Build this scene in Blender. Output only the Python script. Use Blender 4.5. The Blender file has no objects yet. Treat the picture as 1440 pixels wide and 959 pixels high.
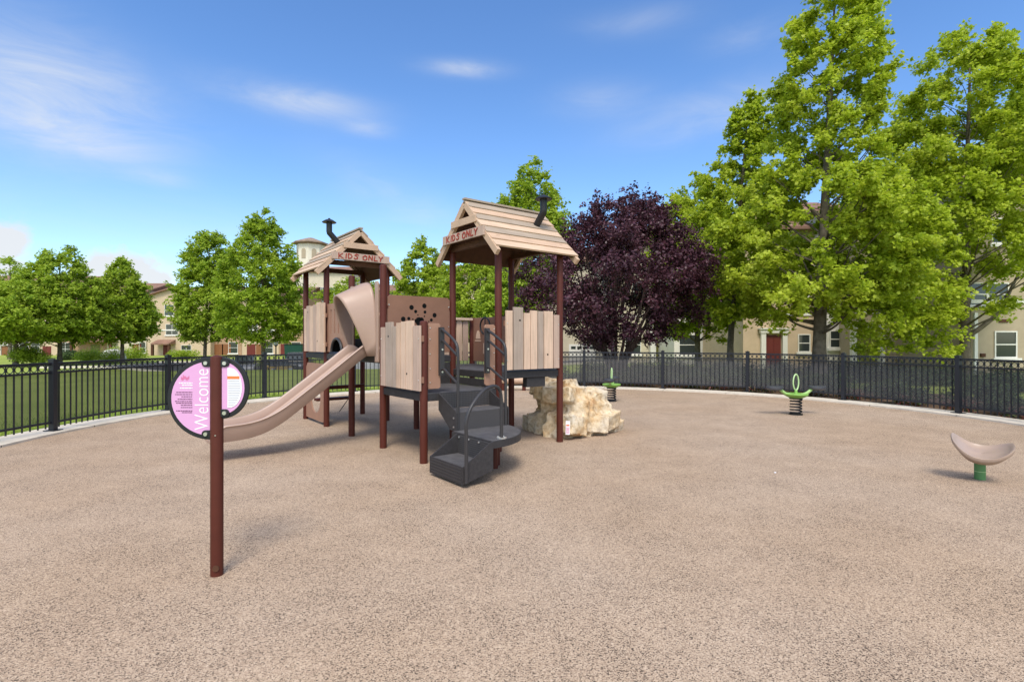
import bpy, bmesh, math, random
import numpy as np
from mathutils import Vector, Matrix, Euler
rad = math.radians
random.seed(7)
S = bpy.context.scene
COL = S.collection
CAMH, FPX = 1.4, 749.0

# ------------------------------------------------------------------ frame of the play structure
TH = 0.912
CT, ST = math.cos(TH), math.sin(TH)
P0 = (-3.716, 9.603)
U1, V1 = 1.104, 1.0606          # bay sizes
def W(u, v):                     # structure-local -> world
    return (P0[0] + CT*u + ST*v, P0[1] - ST*u + CT*v)
def onU(u, px, py):              # photo pixel on the vertical plane u = const -> (v, z)
    k = (px-720)/FPX
    ax, ay = P0[0]+CT*u, P0[1]-ST*u
    v = (k*ay-ax)/(ST-k*CT)
    return v, CAMH+(479.5-py)*(ay+CT*v)/FPX
def onV(v, px, py):
    k = (px-720)/FPX
    ax, ay = P0[0]+ST*v, P0[1]+CT*v
    u = (k*ay-ax)/(CT+k*ST)
    return u, CAMH+(479.5-py)*(ay-ST*u)/FPX
def at(px, Y): return (px-720)/FPX*Y
def smooth(a, b, x):
    t = min(1, max(0, (x-a)/(b-a))); return t*t*(3-2*t)
CX, CY = 0.8, 8.2                # middle of the round playground
def ground(x, y):
    r = math.hypot(x-CX, y-CY)
    a = -0.7*smooth(9, 62, r)*(1-0.35*smooth(2, 10, x))
    d = -0.95*math.exp(-((y-45)/8.5)**2)*smooth(-31, -23, x)*(1-smooth(-4, 6, x))
    return -0.03 + a + d

# ------------------------------------------------------------------ materials
def mat(name, col, rough=0.6, spec=0.4, metal=0.0, var=0.0, vscale=8.0, bump=0.0, bscale=60.0, island=None, detail=4):
    m = bpy.data.materials.new(name); m.use_nodes = True
    N, L = m.node_tree.nodes, m.node_tree.links
    b = N['Principled BSDF']
    b.inputs['Roughness'].default_value = rough
    b.inputs['Specular IOR Level'].default_value = spec
    b.inputs['Metallic'].default_value = metal
    b.inputs['Base Color'].default_value = (*col, 1)
    tc = N.new('ShaderNodeTexCoord')
    if var > 0:
        n = N.new('ShaderNodeTexNoise'); n.inputs['Scale'].default_value = vscale
        n.inputs['Detail'].default_value = detail; n.inputs['Roughness'].default_value = 0.65
        L.new(tc.outputs['Object'], n.inputs['Vector'])
        r = N.new('ShaderNodeValToRGB'); r.color_ramp.elements[0].position = 0.28; r.color_ramp.elements[1].position = 0.72
        r.color_ramp.elements[0].color = (*[c*(1-var) for c in col], 1)
        r.color_ramp.elements[1].color = (*[min(1, c*(1+var)) for c in col], 1)
        L.new(n.outputs['Fac'], r.inputs['Fac']); L.new(r.outputs['Color'], b.inputs['Base Color'])
    if bump > 0:
        n2 = N.new('ShaderNodeTexNoise'); n2.inputs['Scale'].default_value = bscale; n2.inputs['Detail'].default_value = 5
        L.new(tc.outputs['Object'], n2.inputs['Vector'])
        bp = N.new('ShaderNodeBump'); bp.inputs['Strength'].default_value = bump; bp.inputs['Distance'].default_value = 0.01
        L.new(n2.outputs['Fac'], bp.inputs['Height']); L.new(bp.outputs['Normal'], b.inputs['Normal'])
    return m

def wood(name, col, axis=2):     # recycled plastic lumber with grain along an axis
    m = mat(name, col, 0.7, 0.25)
    N, L = m.node_tree.nodes, m.node_tree.links; b = N['Principled BSDF']
    tc = N['Texture Coordinate']; mp = N.new('ShaderNodeMapping')
    sc = [70, 70, 70]; sc[axis] = 3
    mp.inputs['Scale'].default_value = sc
    L.new(tc.outputs['Object'], mp.inputs['Vector'])
    n = N.new('ShaderNodeTexNoise'); n.inputs['Scale'].default_value = 1; n.inputs['Detail'].default_value = 5
    L.new(mp.outputs['Vector'], n.inputs['Vector'])
    n2 = N.new('ShaderNodeTexNoise'); n2.inputs['Scale'].default_value = 4; n2.inputs['Detail'].default_value = 3
    L.new(tc.outputs['Object'], n2.inputs['Vector'])
    a = N.new('ShaderNodeMath'); a.operation = 'MULTIPLY_ADD'; a.inputs[1].default_value = .6; L.new(n.outputs['Fac'], a.inputs[0])
    a2 = N.new('ShaderNodeMath'); a2.operation = 'MULTIPLY'; a2.inputs[1].default_value = .4
    L.new(n2.outputs['Fac'], a2.inputs[0]); L.new(a2.outputs[0], a.inputs[2])
    r = N.new('ShaderNodeValToRGB'); r.color_ramp.elements[0].position = .32; r.color_ramp.elements[1].position = .68
    r.color_ramp.elements[0].color = (*[c*.8 for c in col], 1); r.color_ramp.elements[1].color = (*[c*1.12 for c in col], 1)
    L.new(a.outputs[0], r.inputs['Fac']); L.new(r.outputs['Color'], b.inputs['Base Color'])
    bp = N.new('ShaderNodeBump'); bp.inputs['Strength'].default_value = .25; bp.inputs['Distance'].default_value = .004
    L.new(n.outputs['Fac'], bp.inputs['Height']); L.new(bp.outputs['Normal'], b.inputs['Normal'])
    return m

def leafmat(name, cols, transl=.35, rough=.5):
    m = bpy.data.materials.new(name); m.use_nodes = True
    N, L = m.node_tree.nodes, m.node_tree.links
    b = N['Principled BSDF']; b.inputs['Roughness'].default_value = rough; b.inputs['Specular IOR Level'].default_value = .3
    g = N.new('ShaderNodeNewGeometry')
    r = N.new('ShaderNodeValToRGB')
    e = r.color_ramp.elements
    while len(e) < len(cols): e.new(.5)
    for i, c in enumerate(cols):
        e[i].position = i/(len(cols)-1); e[i].color = (*c, 1)
    # tint drifts from bough to bough as well as leaf to leaf
    tc = N.new('ShaderNodeTexCoord'); nz = N.new('ShaderNodeTexNoise'); nz.inputs['Scale'].default_value = .7; nz.inputs['Detail'].default_value = 2
    L.new(tc.outputs['Object'], nz.inputs['Vector'])
    mx = N.new('ShaderNodeMath'); mx.operation = 'MULTIPLY'; mx.inputs[1].default_value = .55; L.new(g.outputs['Random Per Island'], mx.inputs[0])
    m2 = N.new('ShaderNodeMath'); m2.operation = 'MULTIPLY_ADD'; m2.inputs[1].default_value = .9; m2.inputs[2].default_value = -.2
    L.new(nz.outputs['Fac'], m2.inputs[0])
    ad = N.new('ShaderNodeMath'); ad.use_clamp = True; L.new(mx.outputs[0], ad.inputs[0]); L.new(m2.outputs[0], ad.inputs[1])
    L.new(ad.outputs[0], r.inputs['Fac']); L.new(r.outputs['Color'], b.inputs['Base Color'])
    t = N.new('ShaderNodeBsdfTranslucent'); L.new(r.outputs['Color'], t.inputs['Color'])
    s = N.new('ShaderNodeMixShader'); s.inputs[0].default_value = transl
    L.new(b.outputs[0], s.inputs[1]); L.new(t.outputs[0], s.inputs[2])
    L.new(s.outputs[0], N['Material Output'].inputs['Surface'])
    return m

M = {}
M['post'] = mat('brown_steel', (.082, .019, .011), .5, .22, var=.12, vscale=6)
M['tan'] = wood('tan_board', (.56, .385, .27)); M['tan2'] = wood('pale_board', (.61, .43, .31))
M['grey'] = wood('greyed_board', (.37, .285, .225)); M['pink'] = wood('pinkish_board', (.46, .325, .25))
M['rtan'] = wood('tan_roof_board', (.53, .36, .245), 1); M['rgrey'] = wood('greyed_roof_board', (.36, .28, .21), 1)
M['rpale'] = wood('pale_roof_board', (.58, .41, .285), 1)
M['darkbrown'] = mat('dark_brown', (.085, .037, .02), .7, .2, var=.2)  # plain brown on fittings; on the roof sheets it paints in underside shade
M['panel'] = mat('brown_panel', (.235, .118, .075), .55, .3, var=.07, vscale=5, bump=.05, bscale=200)
M['panel2'] = mat('light_brown_panel', (.32, .175, .115), .55, .3, var=.07, vscale=5)
M['slide'] = mat('taupe_plastic', (.37, .25, .19), .38, .4, var=.05, vscale=4)
M['slidein'] = M['slide']
M['deck'] = mat('charcoal_coated_steel', (.040, .036, .036), .55, .25, var=.25, vscale=30, bump=.25, bscale=120)
M['tread'] = mat('dusty_tread_coating', (.085, .08, .08), .65, .25, var=.3, vscale=9, bump=.3, bscale=150)
M['perf'] = mat('perforated_steel', (.045, .041, .041), .55, .25)
def perforate(m):
    N, L = m.node_tree.nodes, m.node_tree.links; b = N['Principled BSDF']; tc = N['Texture Coordinate']
    v = N.new('ShaderNodeTexVoronoi'); v.inputs['Scale'].default_value = 46; v.inputs['Randomness'].default_value = 0
    L.new(tc.outputs['Object'], v.inputs['Vector'])
    r = N.new('ShaderNodeValToRGB'); r.color_ramp.elements[0].position = .30; r.color_ramp.elements[1].position = .42
    r.color_ramp.elements[0].color = (.006, .006, .006, 1); r.color_ramp.elements[1].color = (.062, .056, .055, 1)
    L.new(v.outputs['Distance'], r.inputs['Fac']); L.new(r.outputs['Color'], b.inputs['Base Color'])
perforate(M['perf'])
M['rail'] = mat('dark_grey_tube', (.036, .033, .034), .4, .35)
M['black'] = mat('black_paint', (.012, .012, .014), .45, .4)
M['seatblk'] = mat('black_seat_rubber', (.05, .05, .056), .4, .5)
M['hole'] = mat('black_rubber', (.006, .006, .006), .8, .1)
M['bolt'] = mat('steel_bolt', (.62, .6, .57), .3, .5, .8)
M['red'] = mat('red_lettering', (.30, .035, .02), .6, .2)
M['fence'] = mat('black_fence_metal', (.014, .015, .02), .4, .45)
M['conc'] = mat('kerb_concrete', (.60, .53, .43), .85, .2, var=.16, vscale=3, bump=.2)
M['pinkp'] = mat('pink_print', (.64, .33, .55), .45, .3)
M['white'] = mat('white_print', (.82, .8, .82), .5, .3)
M['ink'] = mat('dark_ink', (.09, .025, .06), .6, .2)
M['inkgrey'] = mat('grey_ink', (.42, .42, .45), .6, .2)
M['inkpink'] = mat('magenta_ink', (.62, .12, .25), .6, .2)
M['orange'] = mat('orange_print', (.80, .20, .06), .5, .3)
M['green'] = mat('green_plastic', (.20, .38, .07), .4, .4, var=.08)
M['limeg'] = mat('light_green_plastic', (.30, .47, .15), .4, .4)
M['greenpost'] = mat('green_post_paint', (.085, .215, .07), .45, .4, var=.08)
M['palegreen'] = mat('pale_green_tube', (.42, .58, .27), .4, .4)
M['bowl'] = mat('tan_bowl_plastic', (.36, .26, .195), .4, .4, var=.06, vscale=5)
M['bark'] = mat('mottled_bark', (.14, .115, .082), .9, .1, var=.5, vscale=5, bump=.6, bscale=20)
M['darkbark'] = mat('plum_bark', (.075, .05, .043), .9, .1, var=.4, vscale=6, bump=.5, bscale=25)
M['leaf'] = leafmat('plane_leaves', [(.19, .275, .014), (.35, .45, .022), (.48, .56, .04), (.60, .64, .10)], .52)
M['leaf2'] = leafmat('mid_green_leaves', [(.15, .255, .018), (.27, .39, .026), (.38, .48, .04), (.50, .58, .08)], .5)
M['leaf3'] = leafmat('far_green_leaves', [(.20, .31, .02), (.31, .42, .028), (.41, .50, .045), (.52, .60, .09)], .5)
M['plum'] = leafmat('plum_leaves', [(.024, .009, .013), (.052, .018, .026), (.09, .032, .045), (.15, .062, .08)], .15, .42)
M['shrub'] = leafmat('shrub_leaves', [(.018, .036, .009), (.035, .065, .014), (.06, .10, .02), (.10, .15, .03)], .25)
M['flower'] = leafmat('flower_shrub_leaves', [(.03, .05, .015), (.05, .085, .02), (.20, .05, .045), (.32, .09, .08)], .25)
M['blade'] = leafmat('grass_blades', [(.17, .25, .03), (.25, .34, .05), (.33, .42, .07), (.40, .46, .11)], .35)
M['tile'] = mat('terracotta_tile', (.23, .13, .09), .8, .2, var=.3, vscale=1.2, bump=.4, bscale=6)
M['rooftile'] = mat('weathered_grey_tile', (.26, .19, .14), .85, .2, var=.25, vscale=2)
M['trim'] = mat('white_trim', (.72, .69, .62), .6, .3)
M['glass'] = mat('window_glass', (.028, .036, .036), .08, .6)
M['redd'] = mat('dark_red_door', (.14, .025, .018), .45, .3)
M['orgd'] = mat('orange_brown_door', (.22, .09, .035), .5, .3)
M['olive'] = mat('olive_door', (.17, .165, .04), .5, .3)
M['grnd'] = mat('dark_green_metal', (.012, .06, .04), .5, .3)
def stucco(n, c): return mat(n, c, .9, .15, var=.09, vscale=1.6, bump=.15, bscale=40)
M['palecream'] = stucco('pale_cream_stucco', (.68, .62, .49)); M['beige'] = stucco('beige_stucco', (.46, .36, .25)); M['cream'] = stucco('cream_stucco', (.56, .49, .36))
M['sand'] = stucco('sand_stucco', (.54, .41, .28)); M['whitest'] = stucco('white_stucco', (.68, .64, .57))
M['rust'] = stucco('rust_stucco', (.38, .24, .15)); M['khaki'] = stucco('khaki_stucco', (.40, .325, .225))
M['tyre'] = mat('tyre_rubber', (.012, .012, .013), .8, .2)

def rubber():
    m = bpy.data.materials.new('speckled_rubber'); m.use_nodes = True
    N, L = m.node_tree.nodes, m.node_tree.links
    b = N['Principled BSDF']; b.inputs['Roughness'].default_value = .9; b.inputs['Specular IOR Level'].default_value = .2
    tc = N.new('ShaderNodeTexCoord')
    def noise(sc, det=3, ro=.5):
        n = N.new('ShaderNodeTexNoise'); n.inputs['Scale'].default_value = sc; n.inputs['Detail'].default_value = det
        n.inputs['Roughness'].default_value = ro
        L.new(tc.outputs['Object'], n.inputs['Vector']); return n
    wv = noise(60, 2); vm = N.new('ShaderNodeVectorMath'); vm.operation = 'MULTIPLY_ADD'
    vm.inputs[1].default_value = (.012, .012, .012); L.new(wv.outputs['Color'], vm.inputs[0]); L.new(tc.outputs['Object'], vm.inputs[2])
    v = N.new('ShaderNodeTexVoronoi'); v.inputs['Scale'].default_value = 190; L.new(vm.outputs[0], v.inputs['Vector'])
    sep = N.new('ShaderNodeSeparateColor'); L.new(v.outputs['Color'], sep.inputs[0])
    # local density of the dark granules drifts over the surface (wear)
    st = noise(1.6, 6, .7); st2 = noise(.45, 3)
    add = N.new('ShaderNodeMath'); add.operation = 'MULTIPLY_ADD'; add.inputs[1].default_value = .55; add.inputs[2].default_value = -.275
    L.new(st.outputs['Fac'], add.inputs[0])
    ad2 = N.new('ShaderNodeMath'); L.new(sep.outputs[0], ad2.inputs[0]); L.new(add.outputs[0], ad2.inputs[1])
    r = N.new('ShaderNodeValToRGB'); r.color_ramp.interpolation = 'LINEAR'
    e = r.color_ramp.elements
    e[0].position = 0; e[0].color = (.075, .055, .042, 1); e[1].position = 1; e[1].color = (.56, .44, .335, 1)
    for p, c in ((.12, (.135, .105, .082, 1)), (.22, (.275, .20, .145, 1)), (.45, (.395, .295, .213, 1)), (.75, (.465, .36, .265, 1))):
        x = e.new(p); x.color = c
    L.new(ad2.outputs[0], r.inputs['Fac'])
    mx = N.new('ShaderNodeMix'); mx.data_type = 'RGBA'; mx.blend_type = 'MULTIPLY'
    r2 = N.new('ShaderNodeValToRGB'); r2.color_ramp.elements[0].position = .35; r2.color_ramp.elements[1].position = .65
    r2.color_ramp.elements[0].color = (.95, .885, .80, 1); r2.color_ramp.elements[1].color = (1, .97, .93, 1)
    L.new(st2.outputs['Fac'], r2.inputs['Fac']); mx.inputs[0].default_value = 1
    L.new(r.outputs['Color'], mx.inputs[6]); L.new(r2.outputs['Color'], mx.inputs[7])
    L.new(mx.outputs[2], b.inputs['Base Color'])
    bp = N.new('ShaderNodeBump'); bp.inputs['Strength'].default_value = .5; bp.inputs['Distance'].default_value = .004
    L.new(v.outputs['Distance'], bp.inputs['Height']); L.new(bp.outputs['Normal'], b.inputs['Normal'])
    return m
M['rubber'] = rubber()

def lawnmat():
    m = mat('lawn_turf', (.10, .16, .03), .95, .1)
    N, L = m.node_tree.nodes, m.node_tree.links; b = N['Principled BSDF']; tc = N['Texture Coordinate']
    n = N.new('ShaderNodeTexNoise'); n.inputs['Scale'].default_value = 9; n.inputs['Detail'].default_value = 8; n.inputs['Roughness'].default_value = .8
    n2 = N.new('ShaderNodeTexNoise'); n2.inputs['Scale'].default_value = .35; n2.inputs['Detail'].default_value = 4
    for k in (n, n2): L.new(tc.outputs['Object'], k.inputs['Vector'])
    r = N.new('ShaderNodeValToRGB'); e = r.color_ramp.elements
    e[0].position = .3; e[0].color = (.17, .225, .035, 1); e[1].position = .7; e[1].color = (.34, .385, .085, 1)
    a = N.new('ShaderNodeMath'); a.operation = 'MULTIPLY_ADD'; a.inputs[1].default_value = .5
    h = N.new('ShaderNodeMath'); h.operation = 'MULTIPLY'; h.inputs[1].default_value = .5
    L.new(n2.outputs['Fac'], h.inputs[0]); L.new(n.outputs['Fac'], a.inputs[0]); L.new(h.outputs[0], a.inputs[2])
    L.new(a.outputs[0], r.inputs['Fac']); L.new(r.outputs['Color'], b.inputs['Base Color'])
    bp = N.new('ShaderNodeBump'); bp.inputs['Strength'].default_value = .6; bp.inputs['Distance'].default_value = .03
    L.new(n.outputs['Fac'], bp.inputs['Height']); L.new(bp.outputs['Normal'], b.inputs['Normal'])
    return m
M['lawn'] = lawnmat()
M['mulch'] = mat('bark_mulch', (.11, .07, .045), .95, .1, var=.5, vscale=14, bump=.6, bscale=40)
M['asphalt'] = mat('asphalt', (.075, .075, .078), .9, .2, var=.2, vscale=6)

def meshmat(name, opac, col):         # woven windscreen cloth: mostly tiny gaps and black thread
    m = bpy.data.materials.new(name); m.use_nodes = True
    N, L = m.node_tree.nodes, m.node_tree.links
    d = N['Principled BSDF']; d.inputs['Base Color'].default_value = (*col, 1); d.inputs['Roughness'].default_value = .8
    t = N.new('ShaderNodeBsdfTransparent'); s = N.new('ShaderNodeMixShader')
    tc = N.new('ShaderNodeTexCoord'); n = N.new('ShaderNodeTexNoise'); n.inputs['Scale'].default_value = 1.7; n.inputs['Detail'].default_value = 3
    L.new(tc.outputs['Object'], n.inputs['Vector'])
    a = N.new('ShaderNodeMath'); a.operation = 'MULTIPLY_ADD'; a.inputs[1].default_value = .25; a.inputs[2].default_value = opac-.125
    L.new(n.outputs['Fac'], a.inputs[0]); L.new(a.outputs[0], s.inputs[0])
    L.new(t.outputs[0], s.inputs[1]); L.new(d.outputs[0], s.inputs[2]); L.new(s.outputs[0], N['Material Output'].inputs['Surface'])
    return m
M['sheer'] = meshmat('sheer_black_mesh', .64, (.055, .057, .052)); M['dense'] = meshmat('dense_black_mesh', .64, (.105, .10, .10))

def rockmat():
    m = mat('cast_rock', (.6, .5, .37), .85, .2)
    N, L = m.node_tree.nodes, m.node_tree.links; b = N['Principled BSDF']; tc = N['Texture Coordinate']
    def noise(s, d): 
        n = N.new('ShaderNodeTexNoise'); n.inputs['Scale'].default_value = s; n.inputs['Detail'].default_value = d
        n.inputs['Roughness'].default_value = .65; L.new(tc.outputs['Object'], n.inputs['Vector']); return n
    n1, n2, n3 = noise(2.6, 5), noise(5, 5), noise(16, 8)
    r = N.new('ShaderNodeValToRGB'); e = r.color_ramp.elements
    e[0].position = .36; e[0].color = (.62, .54, .42, 1); e[1].position = .72; e[1].color = (.50, .25, .10, 1)
    x = e.new(.52); x.color = (.66, .52, .34, 1); x = e.new(.60); x.color = (.60, .42, .23, 1)
    L.new(n1.outputs['Fac'], r.inputs['Fac'])
    r2 = N.new('ShaderNodeValToRGB'); r2.color_ramp.elements[0].position = .36; r2.color_ramp.elements[1].position = .56
    r2.color_ramp.elements[0].color = (.55, .47, .40, 1); r2.color_ramp.elements[1].color = (1, 1, 1, 1)
    L.new(n3.outputs['Fac'], r2.inputs['Fac'])
    mx = N.new('ShaderNodeMix'); mx.data_type = 'RGBA'; mx.blend_type = 'MULTIPLY'; mx.inputs[0].default_value = .75
    L.new(r.outputs['Color'], mx.inputs[6]); L.new(r2.outputs['Color'], mx.inputs[7]); L.new(mx.outputs[2], b.inputs['Base Color'])
    bp = N.new('ShaderNodeBump'); bp.inputs['Strength'].default_value = .7; bp.inputs['Distance'].default_value = .02
    L.new(n3.outputs['Fac'], bp.inputs['Height']); L.new(bp.outputs['Normal'], b.inputs['Normal'])
    return m
M['rock'] = rockmat()

# ------------------------------------------------------------------ mesh helpers
class MB:
    def __init__(s): s.v = []; s.f = []; s.m = []; s.mats = []
    def mi(s, m):
        if m is None: return 0
        if m not in s.mats: s.mats.append(m)
        return s.mats.index(m)
    def add(s, vs, fs, m=None):
        o = len(s.v); s.v += [tuple(p) for p in vs]; i = s.mi(m)
        for f in fs: s.f.append([o+k for k in f]); s.m.append(i)
    def box(s, x0, x1, y0, y1, z0, z1, m=None):
        vs = [(x, y, z) for z in (z0, z1) for y in (y0, y1) for x in (x0, x1)]
        s.add(vs, [(0,2,3,1),(4,5,7,6),(0,1,5,4),(2,6,7,3),(0,4,6,2),(1,3,7,5)], m)
    def beam(s, a, b, w, h, up=(0,0,1), m=None):
        a, b = Vector(a), Vector(b); d = (b-a).normalized(); sd = d.cross(Vector(up)).normalized(); u = sd.cross(d).normalized()
        vs = [p+sd*sx*w/2+u*sz*h/2 for p in (a, b) for sx, sz in ((-1,-1),(1,-1),(1,1),(-1,1))]
        s.add(vs, [(0,1,2,3),(7,6,5,4),(0,4,5,1),(1,5,6,2),(2,6,7,3),(3,7,4,0)], m)
    def tube(s, pts, r, n=10, m=None, cap=True, closed=False):
        pts = [Vector(p) for p in pts]; rs = r if isinstance(r, (list, tuple)) else [r]*len(pts)
        nv = len(pts); t0 = None; nrm = None; rings = []
        for i, p in enumerate(pts):
            if closed: t = (pts[(i+1) % nv]-pts[i-1])
            else: t = pts[min(i+1, nv-1)]-pts[max(i-1, 0)]
            t.normalize()
            if nrm is None: nrm = t.orthogonal().normalized()
            else: nrm = (nrm-t*nrm.dot(t)); nrm = nrm.normalized() if nrm.length > 1e-6 else t.orthogonal().normalized()
            bn = t.cross(nrm)
            rings.append([p+(nrm*math.cos(2*math.pi*k/n)+bn*math.sin(2*math.pi*k/n))*rs[i] for k in range(n)])
        vs = [q for rg in rings for q in rg]; fs = []
        for i in range(nv if closed else nv-1):
            j = (i+1) % nv
            for k in range(n): fs.append((i*n+k, i*n+(k+1) % n, j*n+(k+1) % n, j*n+k))
        if cap and not closed: fs += [tuple(range(n-1, -1, -1)), tuple((nv-1)*n+k for k in range(n))]
        s.add(vs, fs, m)
    def lathe(s, prof, c=(0,0,0), n=20, m=None):
        vs = [(c[0]+r*math.cos(2*math.pi*k/n), c[1]+r*math.sin(2*math.pi*k/n), c[2]+z) for r, z in prof for k in range(n)]
        fs = [(i*n+k, i*n+(k+1) % n, (i+1)*n+(k+1) % n, (i+1)*n+k) for i in range(len(prof)-1) for k in range(n)]
        fs += [tuple(range(n-1, -1, -1)), tuple((len(prof)-1)*n+k for k in range(n))]
        s.add(vs, fs, m)
    def prism(s, poly, o, ex, ey, t, m=None):   # polygon in the (ex, ey) plane, thickness t along ex x ey, centred
        o, ex, ey = Vector(o), Vector(ex), Vector(ey); ez = ex.cross(ey).normalized(); n = len(poly)
        vs = [o+ex*a+ey*b+ez*z for z in (-t/2, t/2) for a, b in poly]
        fs = [tuple(range(n-1, -1, -1)), tuple(range(n, 2*n))]+[(k, (k+1) % n, n+(k+1) % n, n+k) for k in range(n)]
        s.add(vs, fs, m)
    def disc(s, c, nrm, r, t, n=14, m=None):
        c, nrm = Vector(c), Vector(nrm).normalized(); s.tube([c-nrm*t/2, c+nrm*t/2], r, n, m)
    def strip(s, A, B, m=None):                  # quads between two point rows
        n = len(A); s.add(list(A)+list(B), [(i, i+1, n+i+1, n+i) for i in range(n-1)], m)
    def build(s, name, m=None, parent=None, smoothang=None, bevel=0, loc=None, rot=None, top=True):
        me = bpy.data.meshes.new(name); me.from_pydata(s.v, [], s.f)
        mats = s.mats if s.mats else [m]
        for k in mats: me.materials.append(k if k else m)
        me.polygons.foreach_set('material_index', s.m); me.update()
        if smoothang:
            me.polygons.foreach_set('use_smooth', [True]*len(me.polygons)); me.set_sharp_from_angle(angle=rad(smoothang))
        o = bpy.data.objects.new(name, me); COL.objects.link(o)
        if parent: o.parent = parent
        if loc: o.location = loc
        if rot: o.rotation_euler = rot
        if bevel:
            md = o.modifiers.new('edge', 'BEVEL'); md.width = bevel; md.segments = 2; md.limit_method = 'ANGLE'; md.angle_limit = rad(40)
        return o

def tag(o, label=None, cat=None, group=None, kind=None):
    if label: o['label'] = label
    if cat: o['category'] = cat
    if group: o['group'] = group
    if kind: o['kind'] = kind
    return o
def empty(name, loc=(0,0,0), rz=0, label=None, cat=None, group=None):
    o = bpy.data.objects.new(name, None); COL.objects.link(o); o.location = loc; o.rotation_euler = (0,0,rz); o.empty_display_size = .2
    return tag(o, label, cat, group)
def copy_tree(o, parent=None):
    c = o.copy(); COL.objects.link(c)
    if parent: c.parent = parent
    for ch in list(o.children): copy_tree(ch, c)
    return c
def curve(pts, n=8):              # Catmull-Rom through the points
    P = [Vector(p) for p in pts]; P = [P[0]*2-P[1]]+P+[P[-1]*2-P[-2]]; out = []
    for i in range(1, len(P)-2):
        for k in range(n):
            t = k/n; a, b, c, d = P[i-1], P[i], P[i+1], P[i+2]
            out.append(.5*((2*b)+(c-a)*t+(2*a-5*b+4*c-d)*t*t+(3*b-a-3*c+d)*t**3))
    out.append(P[-2]); return out
def bolts(mb, pts, nrm, r=.008, m=None):
    for p in pts: mb.disc(p, nrm, r, .01, 8, m or M['bolt'])

# ------------------------------------------------------------------ ground, kerb, lawn, road
def polar(name, radii, zf, material, n=160, c=(CX, CY)):
    mb = MB(); rows = []
    vs = []; fs = []
    for r in radii:
        for k in range(n):
            a = 2*math.pi*k/n; x, y = c[0]+r*math.cos(a), c[1]+r*math.sin(a); vs.append((x, y, zf(x, y)))
    for i in range(len(radii)-1):
        for k in range(n): fs.append((i*n+k, i*n+(k+1) % n, (i+1)*n+(k+1) % n, (i+1)*n+k))
    if radii[0] < .2: fs.append(tuple(range(n)))
    mb.add(vs, [f[::-1] if False else f for f in fs])
    return mb.build(name, material, smoothang=60)
o = polar('ground', [.1, 4, 7, 7.6, 8, 8.4, 9, 10, 11, 12.5, 14, 16, 18, 20, 23, 26, 29, 32, 34, 36, 38, 40, 42, 44, 46, 48, 50, 53, 57, 62, 70, 80, 95, 120, 170, 300, 700],
          ground, M['lawn'], 200); tag(o, kind='structure')
o = polar('rubber_surface', [.1, 3, 6, 7.62], lambda x, y: 0.0, M['rubber'], 160); tag(o, kind='structure')
def ring(name, r0, r1, z0, z1, material, a0=0, a1=360, n=200):
    mb = MB()
    for i in range(n):
        A, B = [rad(a0+(a1-a0)*k/n) for k in (i, i+1)]
        if i % 7 == 0: A += .0016
        P = lambda r, a, z: (CX+r*math.cos(a), CY+r*math.sin(a), z)
        mb.add([P(r0,A,z0),P(r0,A,z1),P(r1,A,z1),P(r1,A,z0),P(r0,B,z0),P(r0,B,z1),P(r1,B,z1),P(r1,B,z0)],
               [(0,1,5,4),(1,2,6,5),(2,3,7,6)])
    return mb.build(name, material, smoothang=40)
tag(ring('kerb', 7.61, 8.17, -.15, .03, M['conc']), kind='structure')
# planting bed of bark mulch outside the right-hand half of the kerb
mb = MB()
for i in range(60):
    a, b = [rad(-30+125*k/60) for k in (i, i+1)]
    row = []
    for t in (a, b):
        row.append([(CX+r*math.cos(t), CY+r*math.sin(t), ground(CX+r*math.cos(t), CY+r*math.sin(t))+.006) for r in (8.18, 8.4, 9, 10, 11, 12.4)])
    mb.strip(row[1], row[0])
tag(mb.build('planting_bed', M['mulch'], smoothang=60), kind='structure')
# sunken road with parked cars beyond the fence
mb = MB(); xs = np.linspace(-34, 9, 44); ys = np.linspace(38.5, 51, 14)
g = [[(x, y, ground(x, y)+.02) for x in xs] for y in ys]
for a, b in zip(g[:-1], g[1:]): mb.strip(a, b)
tag(mb.build('road', M['asphalt'], smoothang=60), kind='structure')
mb = MB()
for y in (38.3, 51):
    A = [(x, y, ground(x, y)+.14) for x in xs]; B = [(x, y+.2, ground(x, y)+.14) for x in xs]
    mb.strip(A, B); mb.strip([(p[0], p[1], p[2]-.2) for p in A], A); mb.strip(B, [(p[0], p[1], p[2]-.2) for p in B])
tag(mb.build('road_kerb', M['conc']), kind='structure')

# grass blades along the lawn edge (uncountable)
rng = np.random.default_rng(3)
def bulk(name, V, F, material, parent=None):
    me = bpy.data.meshes.new(name); n, k = F.shape
    me.vertices.add(len(V)); me.vertices.foreach_set('co', V.astype(np.float32).ravel())
    me.loops.add(n*k); me.loops.foreach_set('vertex_index', F.astype(np.int32).ravel())
    me.polygons.add(n); me.polygons.foreach_set('loop_start', np.arange(0, n*k, k, dtype=np.int32))
    me.polygons.foreach_set('loop_total', np.full(n, k, dtype=np.int32))
    me.update(calc_edges=True); me.validate()
    me.materials.append(material); o = bpy.data.objects.new(name, me); COL.objects.link(o)
    if parent: o.parent = parent
    return o
n = 26000
ang = rng.uniform(rad(100), rad(200), n); rr = 8.18+rng.exponential(.55, n)
gx, gy = CX+rr*np.cos(ang), CY+rr*np.sin(ang); gz = np.array([ground(a, b) for a, b in zip(gx, gy)])
yaw = rng.uniform(0, 6.28, n); hh = rng.uniform(.03, .075, n); w = .006
base = np.stack([gx, gy, gz-.005], 1); dx = np.stack([np.cos(yaw)*w, np.sin(yaw)*w, np.zeros(n)], 1)
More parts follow.
